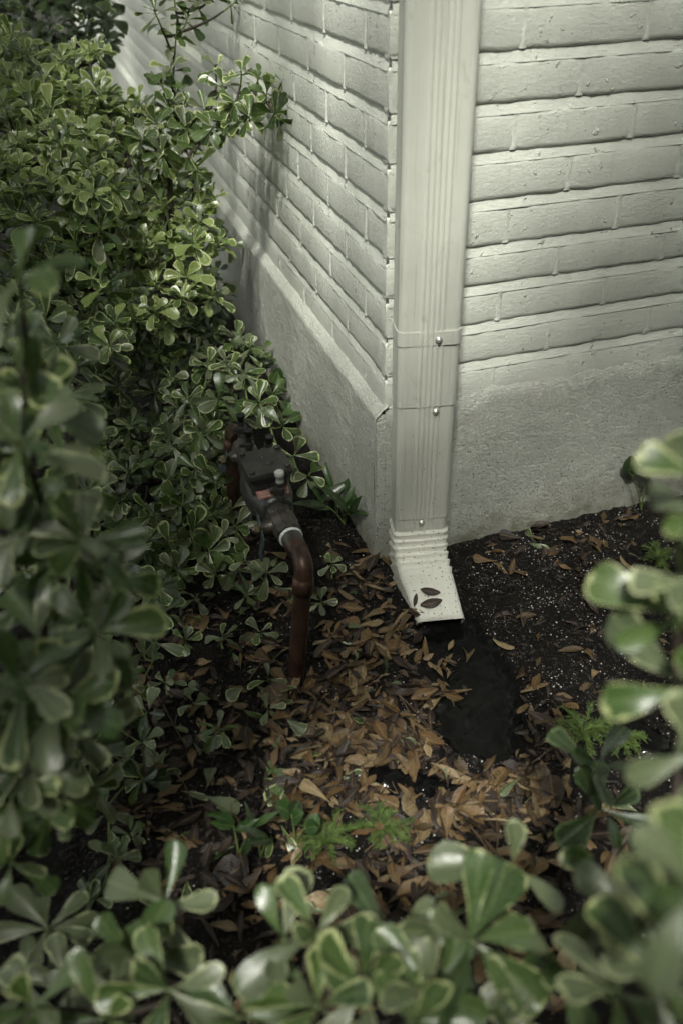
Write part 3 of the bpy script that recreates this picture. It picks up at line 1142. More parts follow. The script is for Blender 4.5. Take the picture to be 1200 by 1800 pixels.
def test_cock(pos, d, capmat, cap_h=0.017, cap_label=None):
    d = d.normalized()
    b = MB().lathe(pos, pos + d, [(0, 0.0110), (0.010, 0.0105), (0.011, 0.0080), (0.020, 0.0080), (0.021, 0.0110), (0.029, 0.0110), (0.030, 0.0072), (0.036, 0.0072), (0.037, 0.0094), (0.041, 0.0094)], 10, False)
    q = pos + d * 0.025
    b.lathe(q - SIDE * 0.004, q - SIDE, [(0, 0.0065), (0.012, 0.0065), (0.014, 0.0045), (0.017, 0.0045)], 8, False)
    o = b.build('test_cock', M['iron'], valve)
    q = pos + d * 0.041
    c = MB().lathe(q, q + d, [(0, 0.0076), (cap_h * 0.55, 0.0076), (cap_h * 0.6, 0.0092), (cap_h, 0.0094), (cap_h + 0.001, 0.0082)], 14)
    co = c.build('cap', capmat, o)
    if cap_label:
        tag(co, cap_label)
    return o


test_cock(axp(0.437, 0.004, 0.018), VUP, M['cap_black'])
test_cock(axp(0.352, -0.002, 0.028), VUP, M['cap_black'])
test_cock(axp(0.322, 0.026, 0.022), VUP + SIDE * 0.15, M['cap_black'])
tc = test_cock(axp(0.172, 0.010, 0.026), VUP, M['cap_white'], 0.022, 'cloudy white cap')
# riveted tag with two lines of print, worn
tg = MB()
TC_ = axp(0.182, -0.002, 0.0385)
tx, ty = SIDE, (AX * 0.75 + VUP * 0.66).normalized()
tn = tx.cross(ty)
tg.add([TC_ + tx * a + ty * b_ + tn * c__ for c__ in (0.0, 0.0009) for a, b_ in ((-0.031, -0.008), (0.030, -0.008), (0.032, 0.008), (-0.033, 0.008))], [(4, 5, 6, 7), (0, 1, 5, 4), (1, 2, 6, 5), (2, 3, 7, 6), (3, 0, 4, 7)])
tgo = tg.build('tag_plate', M['tag'], valve)
ink = MB()
rt = random.Random(5)
for row, hgt in ((0.0045, 0.0016), (0.0008, 0.0016), (-0.0040, 0.0024)):
    x = -0.026
    while x < 0.024:
        wd = rt.uniform(0.0012, 0.0030)
        ink.add([TC_ + tx * a + ty * b_ + tn * 0.0013 for a, b_ in ((x, row - hgt / 2), (x + wd, row - hgt / 2), (x + wd, row + hgt / 2), (x, row + hgt / 2))], [(0, 1, 2, 3)])
        x += wd + rt.choice((0.0007, 0.0007, 0.0022))
ink.build('worn_print', M['ink'], tgo)

# ------------------------------------------------------------------ leaves
def leaf_arrays(kind, seed):
    rng = random.Random(seed)
    if kind == 'obovate':
        us = [0, 0.10, 0.26, 0.45, 0.63, 0.79, 0.91, 0.975, 1.0]
        mw = rng.uniform(0.155, 0.225)
        pw = rng.uniform(1.15, 1.5)
        wf = lambda u: 0.012 + mw * (u ** pw) * max(0, 1 - u ** 6) ** 0.55 / 0.56
        bend, fold, wave = rng.uniform(-0.05, 0.36), rng.uniform(0.0, 0.55), rng.uniform(0.0, 0.05)
    elif kind == 'elliptic':
        us = [0, 0.06, 0.2, 0.38, 0.56, 0.74, 0.9, 1.0]
        mw = rng.uniform(0.15, 0.22)
        wf = lambda u: 0.010 + mw * max(0, math.sin(math.pi * u ** 0.92)) ** 0.85
        bend, fold, wave = rng.uniform(-0.45, 0.45), rng.uniform(-0.8, 1.1), rng.uniform(0.0, 0.09)
    elif kind == 'lance':
        us = [0, 0.1, 0.25, 0.42, 0.6, 0.78, 0.92, 1.0]
        mw = rng.uniform(0.085, 0.13)
        wf = lambda u: 0.006 + mw * max(0, math.sin(math.pi * u ** 0.85)) ** 0.9
        bend, fold, wave = rng.uniform(0.1, 0.35), rng.uniform(0.1, 0.5), rng.uniform(0.0, 0.02)
    else:                                            # round
        us = [0, 0.07, 0.22, 0.42, 0.62, 0.80, 0.93, 1.0]
        mw = rng.uniform(0.38, 0.47)
        wf = lambda u: 0.012 + mw * max(0, math.sin(math.pi * u ** 0.8)) ** 0.6 * (1 if u > 0.06 else 0.1)
        bend, fold, wave = rng.uniform(0.1, 0.4), rng.uniform(0.0, 0.35), rng.uniform(0.0, 0.06)
    vs_ = [-1, -0.55, 0, 0.55, 1]
    ph, tw = rng.uniform(0, 6), rng.uniform(-0.5, 0.5)
    side = rng.uniform(-0.05, 0.05)
    V, UV = [], []
    torn = kind == 'elliptic' and seed % 3 != 0
    for u in us:
        w = wf(u) if u < 1 else 0.012
        el, er = (rng.uniform(0.45, 1.1), rng.uniform(0.6, 1.1)) if torn else (rng.uniform(0.94, 1.06), rng.uniform(0.94, 1.06))
        for v in vs_:
            x = v * w * (el if v < 0 else er) + side * math.sin(math.pi * u)
            z = -bend * u * u + bend * 0.25 * u + fold * abs(v) * w + wave * math.sin(7 * u + ph + (2 if v > 0 else 0)) * v * v + tw * v * w * u
            V.append((x, u, z))
            UV.append((v * 0.5 + 0.5, u))
    F = []
    n = len(vs_)
    for i in range(len(us) - 1):
        for j in range(n - 1):
            F.append((i * n + j, i * n + j + 1, (i + 1) * n + j + 1, (i + 1) * n + j))
    return np.array(V), np.array(UV), np.array(F)


def simple_leaf(seed):
    rng = random.Random(seed)
    V, UV = [], []
    b, f, mw = rng.uniform(0, 0.3), rng.uniform(0, 0.4), rng.uniform(0.22, 0.32)
    for u, w in ((0, 0.02), (0.35, mw), (0.72, mw * 0.8), (1, 0.01)):
        for v in (-1, 0, 1):
            V.append((v * w, u, -b * u * u + f * abs(v) * w))
            UV.append((v * 0.5 + 0.5, u))
    F = [(i * 3 + j, i * 3 + j + 1, i * 3 + j + 4, i * 3 + j + 3) for i in range(3) for j in range(2)]
    return np.array(V), np.array(UV), np.array(F)


LEAF = {k: [leaf_arrays(k, s * 13 + len(k)) for s in range(10)] for k in ('obovate', 'elliptic', 'lance', 'round')}
LEAF['simple'] = [simple_leaf(q) for q in range(10)]
leaf_mesh_cache = {}


def leaf_mesh(kind, var, mat):
    key = (kind, var, mat)
    if key not in leaf_mesh_cache:
        V, UV, F = LEAF[kind][var]
        me = bpy.data.meshes.new('leaf')
        me.from_pydata(V.tolist(), [], F.tolist())
        me.polygons.foreach_set('use_smooth', [True] * len(F))
        uvl = me.uv_layers.new(name='UVMap')
        uvl.data.foreach_set('uv', UV[F.ravel()].ravel())
        me.materials.append(M[mat])
        me.update()
        leaf_mesh_cache[key] = me
    return leaf_mesh_cache[key]


def joined_leaves(name, items, mats, parent=None):
    """many leaves in one mesh; items: (kind, variant, matrix, material)"""
    Vs, UVs, Fs, rn, mi = [], [], [], [], []
    o = 0
    rng = random.Random(len(items))
    for kind, var, mw, mat in items:
        V, UV, F = LEAF[kind][var]
        A = np.array(mw)
        Vs.append(V @ A[:3, :3].T + A[:3, 3])
        Fs.append(F + o)
        UVs.append(UV[F.ravel()])
        rn += [rng.random()] * len(V)
        mi += [mats.index(mat)] * len(F)
        o += len(V)
    V, F = np.concatenate(Vs), np.concatenate(Fs)
    me = bpy.data.meshes.new(name)
    me.from_pydata(V.tolist(), [], F.tolist())
    me.polygons.foreach_set('use_smooth', [True] * len(F))
    uvl = me.uv_layers.new(name='UVMap')
    uvl.data.foreach_set('uv', np.concatenate(UVs).ravel())
    at_ = me.attributes.new('rnd', 'FLOAT', 'POINT')
    at_.data.foreach_set('value', rn)
    for m in mats:
        me.materials.append(M[m])
    me.polygons.foreach_set('material_index', mi)
    me.update()
    return link(name, me, parent)


def frame(origin, d, up, size, roll=0.0, wide=1.0):
    """leaf matrix: +Y along d, +Z as near to up as can be"""
    y = d.normalized()
    z = (up - y * up.dot(y))
    z = z.normalized() if z.length > 1e-4 else y.orthogonal().normalized()
    x = y.cross(z)
    if roll:
        q = Matrix.Rotation(roll, 3, y)
        x, z = q @ x, q @ z
    return Matrix(((x.x * size * wide, y.x * size, z.x * size, origin.x), (x.y * size * wide, y.y * size, z.y * size, origin.y), (x.z * size * wide, y.z * size, z.z * size, origin.z), (0, 0, 0, 1)))


def whorl(rng, p, axis, n, size, mats, kind='obovate', spread=(38, 100), out=None):
    axis = axis.normalized()
    x = axis.orthogonal().normalized()
    y = axis.cross(x)
    a0 = rng.uniform(0, 6.28)
    res = []
    for i in range(n):
        t = i / max(1, n - 1)
        az = a0 + i * 2.3999 + rng.uniform(-0.25, 0.25)
        el = R(spread[0] + (spread[1] - spread[0]) * (1 - t) + rng.uniform(-10, 10))
        rad = x * math.cos(az) + y * math.sin(az)
        d = axis * math.cos(el) + rad * math.sin(el)
        s = size * (1.05 - 0.35 * t) * rng.uniform(0.82, 1.12)
        up = axis * math.sin(el) - rad * math.cos(el) + Vector((rng.uniform(-.25, .25), rng.uniform(-.25, .25), rng.uniform(-.1, .3)))
        o = p - axis * (0.012 * (1 - t) * size / 0.06) + rad * 0.002
        m = rng.choices([q[0] for q in mats], [q[1] for q in mats])[0]
        res.append((kind, rng.randrange(10), frame(o, d, up, s, rng.uniform(-0.25, 0.25)), m))
    return res


def bez(a, b, c, n):
    return [a * (1 - t) ** 2 + b * 2 * t * (1 - t) + c * t * t for t in [i / n for i in range(n + 1)]]


def shrub(name, label, root, tips, mats, size=0.062, seed=1, group=None, cat='shrub', nleaf=(6, 9), limit=260, hub=None, stemmat='bark', kind='obovate', droop=0.0, spread=(38, 100), twig=True, rfac=1.0):
    """tips: list of (point, axis or None, size or None, n or None)"""
    rng = random.Random(seed)
    root = Vector((root[0], root[1], gz(root[0], root[1]) - 0.01))
    t = thing(name, root, label, cat, group)
    stem = MB()
    leaves = []
    if hub is None:
        cx = sum((q[0] for q in tips), Vector()) / len(tips)
        hub = root + (cx - root) * 0.45
    hub = Vector(hub)
    stem.tube(bez(root, root + (hub - root) * 0.5 + Vector((rng.uniform(-.03, .03), rng.uniform(-.03, .03), 0)), hub, 5), [0.010 * rfac, 0.0095 * rfac, 0.009 * rfac, 0.0085 * rfac, 0.008 * rfac, 0.007 * rfac], 7)
    nodes = [hub]
    for p, axis, sz, nn in sorted(tips, key=lambda q: (q[0] - hub).length):
        if axis is None:
            axis = ((p - hub).normalized() * 0.7 + Vector((0, 0, 0.75)) + Vector((rng.uniform(-.3, .3), rng.uniform(-.3, .3), 0)))
        axis = axis.normalized()
        near = min(nodes, key=lambda q: (q - p).length + 0.35 * abs((q - hub).length - 0.6 * (p - hub).length))
        ctrl = p - axis * min(0.09, 0.55 * (p - near).length)
        pts = bez(near, ctrl, p, 6)
        k = 0.0042 * rfac
        stem.tube(pts[:5], [k, k * 0.92, k * 0.82, k * 0.7, k * 0.6], 5, False)
        stem.cur = 1
        stem.tube(pts[4:], [k * 0.6, k * 0.55, k * 0.4], 5, True)
        stem.cur = 0
        nodes.append(pts[3])
        s = sz or size * rng.uniform(0.85, 1.15)
        leaves += whorl(rng, p, axis, nn or rng.randint(*nleaf), s, mats, kind, spread)
        if twig and rng.random() < 0.6:                 # an older ring of leaves a little down the shoot
            q = pts[5]
            leaves += whorl(rng, q, axis, rng.randint(2, 4), s * 0.9, mats, kind, (70, 115))
    stem.build('stem', [M[stemmat], M['green_stem']], t)

    def score(it):
        c = it[2].translation + it[2].col[1].xyz * 0.5
        q = pix(c)
        if q is None or not (-30 < q[0] < 1230 and -30 < q[1] < 1830):
            return 1e6 + (c - CAM).length
        return (c - CAM).length
    leaves.sort(key=score)
    own = leaves[:limit]
    while own and score(own[-1]) > 1e5 and len(own) > 3:
        own.pop()
    rest = leaves[len(own):]
    for kd, var, mw, m in own:
        link('leaf', leaf_mesh(kd, var, m), t, mw)
    if rest:
        ms = sorted(set(q[3] for q in rest))
        tag(joined_leaves('foliage', rest, ms, t), kind='stuff')
    return t


def cloud(rng, c, r, n, mind=0.055, zmin=0.05, shell=0.72, lim=None):
    """whorl tips spread through the outer part of an ellipsoid"""
    pts = []
    tries = 0
    c = Vector(c)
    while len(pts) < n and tries < n * 60:
        tries += 1
        v = Vector((rng.gauss(0, 1), rng.gauss(0, 1), rng.gauss(0, 1)))
        if v.length < 1e-3:
            continue
        v.normalize()
        k = rng.uniform(shell, 1.0) if rng.random() < 0.8 else rng.uniform(0.4, shell)
        p = c + Vector((v.x * r[0], v.y * r[1], v.z * r[2])) * k
        if p.z < zmin or p.x > -0.05 and p.y > -0.05:
            continue
        if lim and not lim(p):
            continue
        if any((p - q[0]).length < mind for q in pts):
            continue
        ax = Vector((v.x / r[0], v.y / r[1], v.z / r[2])).normalized() * 0.8 + Vector((0, 0, 0.75)) + Vector((rng.uniform(-.35, .35), rng.uniform(-.35, .35), 0))
        pts.append((p, ax, None, None))
    return pts


def tip(px, py, d, axis=None, size=None, n=None):
    return (at(px, py, d), Vector(axis) if axis else None, size, n)


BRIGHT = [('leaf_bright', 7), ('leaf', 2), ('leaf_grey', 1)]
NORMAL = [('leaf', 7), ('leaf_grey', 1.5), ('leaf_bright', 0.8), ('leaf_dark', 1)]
GREY = [('leaf_grey', 5), ('leaf', 3)]
NEAR = [('leaf_near', 5), ('leaf', 2), ('leaf_grey', 4)]
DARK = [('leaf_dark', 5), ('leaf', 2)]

rs = random.Random(3)
HEDGE = 'variegated shrubs in the bed along the house'


def bank(rng, n, x0, x1, y0, y1, depth, mind, jit=0.10, ok=None):
    """tips over the visible flank of a shrub: a patch of the view with the distance of that flank"""
    pts, tries = [], 0
    while len(pts) < n and tries < n * 40:
        tries += 1
        px, py = rng.uniform(x0, x1), rng.uniform(y0, y1)
        if ok and not ok(px, py):
            continue
        p = at(px, py, depth(px, py) + rng.uniform(-jit, jit))
        if p.z < 0.02 or p.x > -0.06 or any((p - q[0]).length < mind for q in pts):
            continue
        pts.append((p, Vector((rng.uniform(-.45, .45), rng.uniform(-0.75, 0.05), rng.uniform(0.45, 1.0))), None, None))
    return pts


# the sunlit shrubs at the upper edge of the bed
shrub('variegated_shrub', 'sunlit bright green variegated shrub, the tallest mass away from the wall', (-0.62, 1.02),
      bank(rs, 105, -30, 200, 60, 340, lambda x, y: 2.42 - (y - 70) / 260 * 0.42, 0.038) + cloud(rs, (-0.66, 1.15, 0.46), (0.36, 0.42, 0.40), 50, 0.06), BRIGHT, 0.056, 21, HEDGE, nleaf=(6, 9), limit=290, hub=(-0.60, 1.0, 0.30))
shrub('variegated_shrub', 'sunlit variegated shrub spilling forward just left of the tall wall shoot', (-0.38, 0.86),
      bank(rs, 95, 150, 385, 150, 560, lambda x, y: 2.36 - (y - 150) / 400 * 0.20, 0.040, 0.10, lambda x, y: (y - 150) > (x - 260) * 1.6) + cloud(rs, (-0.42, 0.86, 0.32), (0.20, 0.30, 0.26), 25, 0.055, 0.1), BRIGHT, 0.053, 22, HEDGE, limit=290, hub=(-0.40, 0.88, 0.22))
shrub('variegated_shrub', 'variegated shrub behind the foreground leaves at the left edge, half in shade', (-0.70, 0.52),
      bank(rs, 75, -30, 210, 320, 640, lambda x, y: 2.05 - (y - 320) / 320 * 0.12, 0.045) + cloud(rs, (-0.80, 0.62, 0.34), (0.30, 0.30, 0.32), 25, 0.06), NORMAL + [('leaf_bright', 2)], 0.062, 23, HEDGE, limit=280, hub=(-0.70, 0.55, 0.22))
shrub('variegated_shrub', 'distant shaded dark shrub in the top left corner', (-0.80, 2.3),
      bank(rs, 80, -40, 195, -60, 95, lambda x, y: 3.35 - (y + 60) / 155 * 0.45, 0.06, 0.2) + cloud(rs, (-0.75, 2.5, 0.40), (0.45, 0.75, 0.50), 60, 0.08), DARK, 0.070, 24, HEDGE, limit=200, hub=(-0.75, 2.3, 0.3))  # the shade on this shrub is put into its darker leaf colours
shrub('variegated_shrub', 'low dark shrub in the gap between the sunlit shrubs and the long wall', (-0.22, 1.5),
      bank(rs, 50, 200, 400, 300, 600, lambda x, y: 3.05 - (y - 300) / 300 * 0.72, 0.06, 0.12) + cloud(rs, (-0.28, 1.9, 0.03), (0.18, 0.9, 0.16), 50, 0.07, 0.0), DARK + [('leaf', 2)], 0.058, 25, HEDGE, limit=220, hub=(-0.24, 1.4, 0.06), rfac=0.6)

# tall shoot against the wall, with its side branch
wall_tips = [tip(300, 118, 2.22, (0, 0, 1), 0.060, 8), tip(296, 185, 2.22, (0.1, -0.5, 0.6), 0.060, 6), tip(300, 245, 2.2, (-0.2, -0.6, 0.6), 0.060, 6),
             tip(330, 30, 2.28, (0.3, -0.2, 1), 0.058, 7), tip(272, 20, 2.2, (-0.4, -0.3, 1), 0.055, 6), tip(305, -15, 2.25, (0, 0, 1), 0.058, 8), tip(372, -12, 2.3, (0.4, -0.1, 1), 0.058, 8), tip(425, -8, 2.25, (0.5, 0, 0.4), 0.05, 4),
             tip(392, 148, 2.14, (0.2, -0.6, 0.8), 0.056, 8), tip(404, 212, 2.12, (0.1, -0.9, 0.5), 0.060, 8), tip(455, 135, 2.07, (0.1, -0.4, 0.9), 0.050, 7), tip(470, 165, 2.05, (0.3, -0.7, 0.6), 0.056, 8),
             tip(484, 196, 2.04, (0.2, -0.9, -0.3), 0.054, 7), tip(358, 190, 2.16, (-0.2, -0.7, 0.6), 0.055, 7), tip(330, 225, 2.18, (0, -0.8, 0.6), 0.058, 8), tip(348, 302, 2.12, (0.2, -0.6, -0.5), 0.062, 7), tip(285, 270, 2.15, (-0.2, -0.8, 0.4), 0.058, 7), tip(380, 118, 2.16, (0, -0.2, 1), 0.05, 6)] + [tip(*q) for q in ((285, 150, 2.2, (-0.3, -0.5, 0.7), 0.06, 7), (312, 160, 2.24, (0.3, -0.4, 0.7), 0.058, 6), (275, 215, 2.18, (-0.4, -0.6, 0.5), 0.06, 7), (325, 190, 2.22, (0.3, -0.5, 0.6), 0.056, 6), (250, 245, 2.16, (-0.5, -0.6, 0.5), 0.06, 7), (345, 255, 2.16, (0.3, -0.7, 0.4), 0.058, 7), (415, 180, 2.1, (0.1, -0.8, 0.6), 0.056, 7), (440, 205, 2.08, (0.2, -0.8, 0.3), 0.054, 7), (498, 140, 2.03, (0.4, -0.3, 0.9), 0.05, 6), (425, 125, 2.1, (0, -0.3, 1), 0.05, 6), (492, 212, 2.02, (0.3, -0.7, -0.5), 0.056, 6), (376, 222, 2.12, (0, -0.8, 0.4), 0.056, 7), (310, 60, 2.26, (0.1, -0.4, 0.9), 0.055, 6), (350, -5, 2.3, (0.2, -0.3, 1), 0.055, 6))]
shrub('variegated_shrub', 'tall upright shoot with leafy side branch standing against the brick wall', (-0.27, 1.02), wall_tips, NORMAL, 0.058, 31, HEDGE, hub=at(298, 285, 2.2))

# low straggling growth behind and beside the valve
low_tips = [tip(*q) for q in ((455, 705, 2.05, (-0.2, -0.5, 0.8), 0.062), (500, 745, 2.02, (0.3, -0.5, 0.8), 0.066), (520, 800, 1.98, (0.4, -0.6, 0.6), 0.070), (385, 700, 2.05, (-0.1, -0.7, 0.6), 0.066), (430, 655, 2.12, (0, -0.5, 0.8), 0.055),
                               (355, 760, 2.0, (-0.3, -0.7, 0.4), 0.062), (345, 835, 1.93, (-0.2, -0.8, 0.2), 0.058), (380, 850, 1.92, (0.1, -0.9, 0), 0.058), (320, 890, 1.9, (-0.3, -0.8, -0.1), 0.056), (290, 850, 1.93, (-0.4, -0.7, 0.2), 0.055),
                               (375, 905, 1.9, (0.1, -0.9, -0.1), 0.056), (270, 905, 1.88, (-0.3, -0.8, -0.1), 0.054), (340, 945, 1.87, (0, -0.9, -0.1), 0.058), (300, 960, 1.86, (-0.2, -0.9, 0), 0.054), (370, 970, 1.86, (0.1, -0.9, 0.2), 0.06), (250, 960, 1.86, (-0.3, -0.8, 0.2), 0.055),
                               (330, 700, 2.1, (-0.2, -0.6, 0.7), 0.058), (300, 780, 2.02, (-0.2, -0.6, 0.6), 0.058), (410, 790, 2.06, (0, -0.7, 0.7), 0.060), (480, 690, 2.1, (0.2, -0.4, 0.8), 0.055), (545, 835, 1.98, (0.4, -0.6, 0.5), 0.055), (400, 640, 2.15, (0, -0.4, 0.9), 0.055),
                               (440, 610, 2.2, (0.1, -0.4, 0.9), 0.050), (365, 640, 2.15, (-0.1, -0.5, 0.8), 0.055), (310, 1000, 1.85, (0, -0.7, 0.6), 0.055), (380, 1010, 1.84, (0.1, -0.7, 0.5), 0.05))]
shrub('variegated_shrub', 'low straggling variegated shrub crowding the valve and its rear riser', (-0.36, 0.42), low_tips, GREY + [('leaf', 3)], 0.058, 41, HEDGE, hub=(-0.36, 0.36, 0.10), nleaf=(5, 8), stemmat='green_stem', rfac=0.7, spread=(45, 105))
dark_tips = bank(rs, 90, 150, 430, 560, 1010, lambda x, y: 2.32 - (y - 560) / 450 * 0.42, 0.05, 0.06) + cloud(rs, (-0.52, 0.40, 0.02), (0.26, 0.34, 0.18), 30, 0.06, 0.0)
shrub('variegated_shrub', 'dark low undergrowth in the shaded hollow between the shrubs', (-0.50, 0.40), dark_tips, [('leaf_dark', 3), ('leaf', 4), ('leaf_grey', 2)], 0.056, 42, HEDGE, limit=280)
sprig = [tip(470, 1005, 1.78, (0.1, -0.4, 0.9), 0.05, 7), tip(430, 985, 1.8, (-0.2, -0.5, 0.8), 0.04, 4)]
shrub('variegated_sprig', 'small pale green sprig on the litter below the front ball valve', (-0.30, -0.06), sprig, [('leaf_grey', 1)], 0.045, 43, cat='plant', nleaf=(5, 6), stemmat='green_stem', rfac=0.4, twig=False, spread=(65, 100))

# foreground, out of focus
FG = 'blurred foreground shrubs around the camera'
left_tips = [tip(*q) for q in ((32, 468, 0.78, (0.1, -0.2, 1), 0.070, 7), (25, 620, 0.86, (-0.1, -0.3, 0.9), 0.070, 6), (60, 690, 0.85, (0.2, -0.3, 0.9), 0.070, 7), (30, 770, 0.80, (-0.1, -0.3, 0.9), 0.072, 7), (75, 850, 0.86, (0.2, -0.5, 0.8), 0.070, 7),
                                (120, 800, 1.15, (0.2, -0.4, 0.9), 0.066, 8), (120, 690, 1.25, (0.2, -0.4, 0.9), 0.066, 8), (100, 600, 1.3, (0.1, -0.4, 0.9), 0.066, 8), (150, 945, 0.84, (0.3, -0.5, 0.8), 0.066, 8), (90, 985, 0.9, (0, -0.6, 0.7), 0.068, 7), (40, 930, 0.85, (-0.2, -0.6, 0.7), 0.068, 7),
                                (172, 1108, 0.84, (0.2, -0.5, 0.85), 0.066, 8), (70, 1130, 0.86, (-0.1, -0.5, 0.85), 0.066, 7), (100, 1235, 0.82, (0.1, -0.6, 0.8), 0.070, 8), (30, 1200, 0.8, (-0.2, -0.6, 0.8), 0.070, 7), (140, 1280, 0.9, (0.3, -0.7, 0.5), 0.066, 7), (60, 1340, 0.86, (0, -0.7, 0.6), 0.068, 8),
                                (90, 1420, 0.98, (0.2, -0.8, 0.4), 0.066, 7), (20, 1400, 0.86, (-0.1, -0.7, 0.6), 0.066, 7), (20, 1520, 0.95, (0, -0.8, 0.4), 0.062, 6), (165, 1385, 1.2, (0.3, -0.6, 0.6), 0.058, 8), (40, 1060, 0.95, (-0.1, -0.5, 0.85), 0.066, 8), (190, 1010, 0.95, (0.4, -0.5, 0.7), 0.064, 6))]
shrub('variegated_shrub', 'blurred foreground variegated shrub filling the left edge', (-0.84, -0.56), left_tips, NEAR, 0.068, 51, FG, hub=(-0.74, -0.60, 0.34))
mid_tips = [tip(*q) for q in ((130, 640, 1.45, (0.2, -0.4, 0.9), 0.064), (80, 560, 1.5, (0.1, -0.4, 0.9), 0.064), (150, 760, 1.4, (0.3, -0.4, 0.9), 0.06), (60, 700, 1.5, (0, -0.4, 0.9), 0.064), (20, 560, 1.4, (0, -0.4, 0.9), 0.064), (150, 860, 1.35, (0.2, -0.5, 0.8), 0.06), (70, 880, 1.3, (0, -0.5, 0.8), 0.06), (120, 930, 1.3, (0.2, -0.5, 0.8), 0.06),
                               (40, 1000, 1.25, (0, -0.5, 0.8), 0.06), (120, 1060, 1.25, (0.1, -0.5, 0.8), 0.06), (170, 1180, 1.2, (0.2, -0.5, 0.8), 0.06), (60, 1250, 1.2, (0.1, -0.5, 0.8), 0.06), (140, 1330, 1.18, (0.1, -0.5, 0.8), 0.06))]
shrub('variegated_shrub', 'mid-distance variegated shrub just behind the blurred left leaves', (-0.78, -0.22), mid_tips, NORMAL, 0.062, 52, FG, hub=(-0.72, -0.20, 0.30))
bot_tips = [tip(*q) for q in ((290, 1585, 0.90, (0, -0.5, 0.9), 0.072, 7), (240, 1680, 0.86, (0.1, -0.5, 0.85), 0.070, 7), (300, 1740, 0.8, (0.1, -0.5, 0.85), 0.066, 6), (500, 1652, 0.84, (0, -0.5, 0.9), 0.076, 6), (560, 1640, 0.82, (0.3, -0.4, 0.9), 0.070, 6), (640, 1740, 0.78, (0.1, -0.5, 0.9), 0.070, 6), (560, 1770, 0.78, (0, -0.4, 0.9), 0.070, 6),
                               (420, 1790, 0.8, (0, -0.4, 0.9), 0.066, 6), (180, 1790, 0.8, (0, -0.4, 0.9), 0.066, 6), (60, 1770, 0.8, (-0.1, -0.4, 0.9), 0.066, 6))]
shrub('variegated_shrub', 'blurred foreground shrub with broad cream-edged leaves along the bottom left', (-0.58, -1.02), bot_tips, NEAR, 0.07, 53, FG, hub=(-0.56, -1.05, 0.28), twig=False)
shrub('variegated_shrub', 'grey-green rosette with a dark centre in the bottom left corner', (-0.76, -0.86), [tip(84, 1632, 1.02, (0.05, -0.45, 0.9), 0.072, 9), tip(50, 1730, 0.98, (-0.1, -0.5, 0.9), 0.066, 7), tip(120, 1730, 0.98, (0.1, -0.5, 0.9), 0.066, 6)], [('leaf_grey', 1)], 0.07, 54, FG, twig=False, spread=(60, 95))
mid_b = [tip(*q) for q in ((830, 1655, 0.80, (0.0, -0.55, 0.85), 0.080, 9), (690, 1640, 0.86, (-0.1, -0.5, 0.9), 0.066, 5), (760, 1750, 0.78, (0, -0.5, 0.9), 0.07, 6), (880, 1780, 0.78, (0.1, -0.5, 0.9), 0.07, 6), (990, 1700, 0.8, (0.2, -0.5, 0.9), 0.07, 6), (900, 1520, 0.86, (0.1, -0.3, 1), 0.068, 3), (720, 1800, 0.76, (0, -0.4, 0.9), 0.07, 6))]
shrub('variegated_shrub', 'blurred foreground shrub with a large dark star of leaves at bottom centre', (-0.30, -1.06), mid_b, NEAR + [('leaf_dark', 2)], 0.07, 55, FG, hub=(-0.30, -1.08, 0.26), twig=False)
right_tips = [tip(*q) for q in ((1248, 840, 0.60, (-0.3, -0.3, 0.9), 0.0594, 6), (1243, 905, 0.62, (-0.6, -0.5, 0.4), 0.0522, 4), (1198, 1085, 0.66, (-0.3, -0.5, 0.7), 0.0666, 7), (1208, 1210, 0.64, (-0.5, -0.5, 0.6), 0.0684, 6), (1238, 1330, 0.60, (-0.4, -0.5, 0.5), 0.0630, 6), (1248, 1440, 0.62, (-0.3, -0.6, 0.4), 0.0594, 6), (1220, 1560, 0.46, (-0.2, -0.4, 0.9), 0.0558, 7),
                                 (1125, 1590, 0.74, (-0.2, -0.5, 0.8), 0.0648, 7), (1065, 1550, 0.80, (-0.2, -0.5, 0.8), 0.0630, 5), (1155, 1720, 0.60, (-0.1, -0.5, 0.9), 0.0612, 7), (1085, 1740, 0.66, (-0.1, -0.5, 0.9), 0.0612, 6), (1215, 1700, 0.5, (0, -0.5, 0.9), 0.0594, 6), (1258, 1010, 0.62, (-0.1, -0.4, 0.9), 0.0594, 6))]
shrub('variegated_shrub', 'strongly blurred pale leaves of a near shrub at the right edge', (0.02, -1.06), right_tips, GREY, 0.07, 56, FG, hub=(-0.08, -1.07, 0.30), twig=False)
shrub('green_sapling', 'dark green glossy two-tiered sapling in front of the feathery weeds', (-0.02, -0.86), [tip(1052, 1345, 1.06, (0, -0.3, 0.95), 0.066, 5), tip(1060, 1420, 1.10, (0, -0.6, 0.8), 0.070, 7)], [('leaf_dark', 3), ('leaf_ivy', 2)], 0.066, 57, cat='plant', twig=False, spread=(35, 95), rfac=0.5)


shrub('variegated_shrub', 'low shaded green growth on the ground under the left foreground shrub', (-0.62, -0.30), bank(rs, 46, 150, 330, 1020, 1600, lambda x, y: 1.72 - (y - 1020) / 580 * 0.42, 0.06, 0.05, lambda x, y: x < 300 - (y - 1020) * 0.10), [('leaf_dark', 2), ('leaf_grey', 3), ('leaf', 2)], 0.046, 58, HEDGE, nleaf=(4, 7), limit=250, hub=(-0.62, -0.35, 0.02), stemmat='green_stem', rfac=0.45, spread=(50, 105))


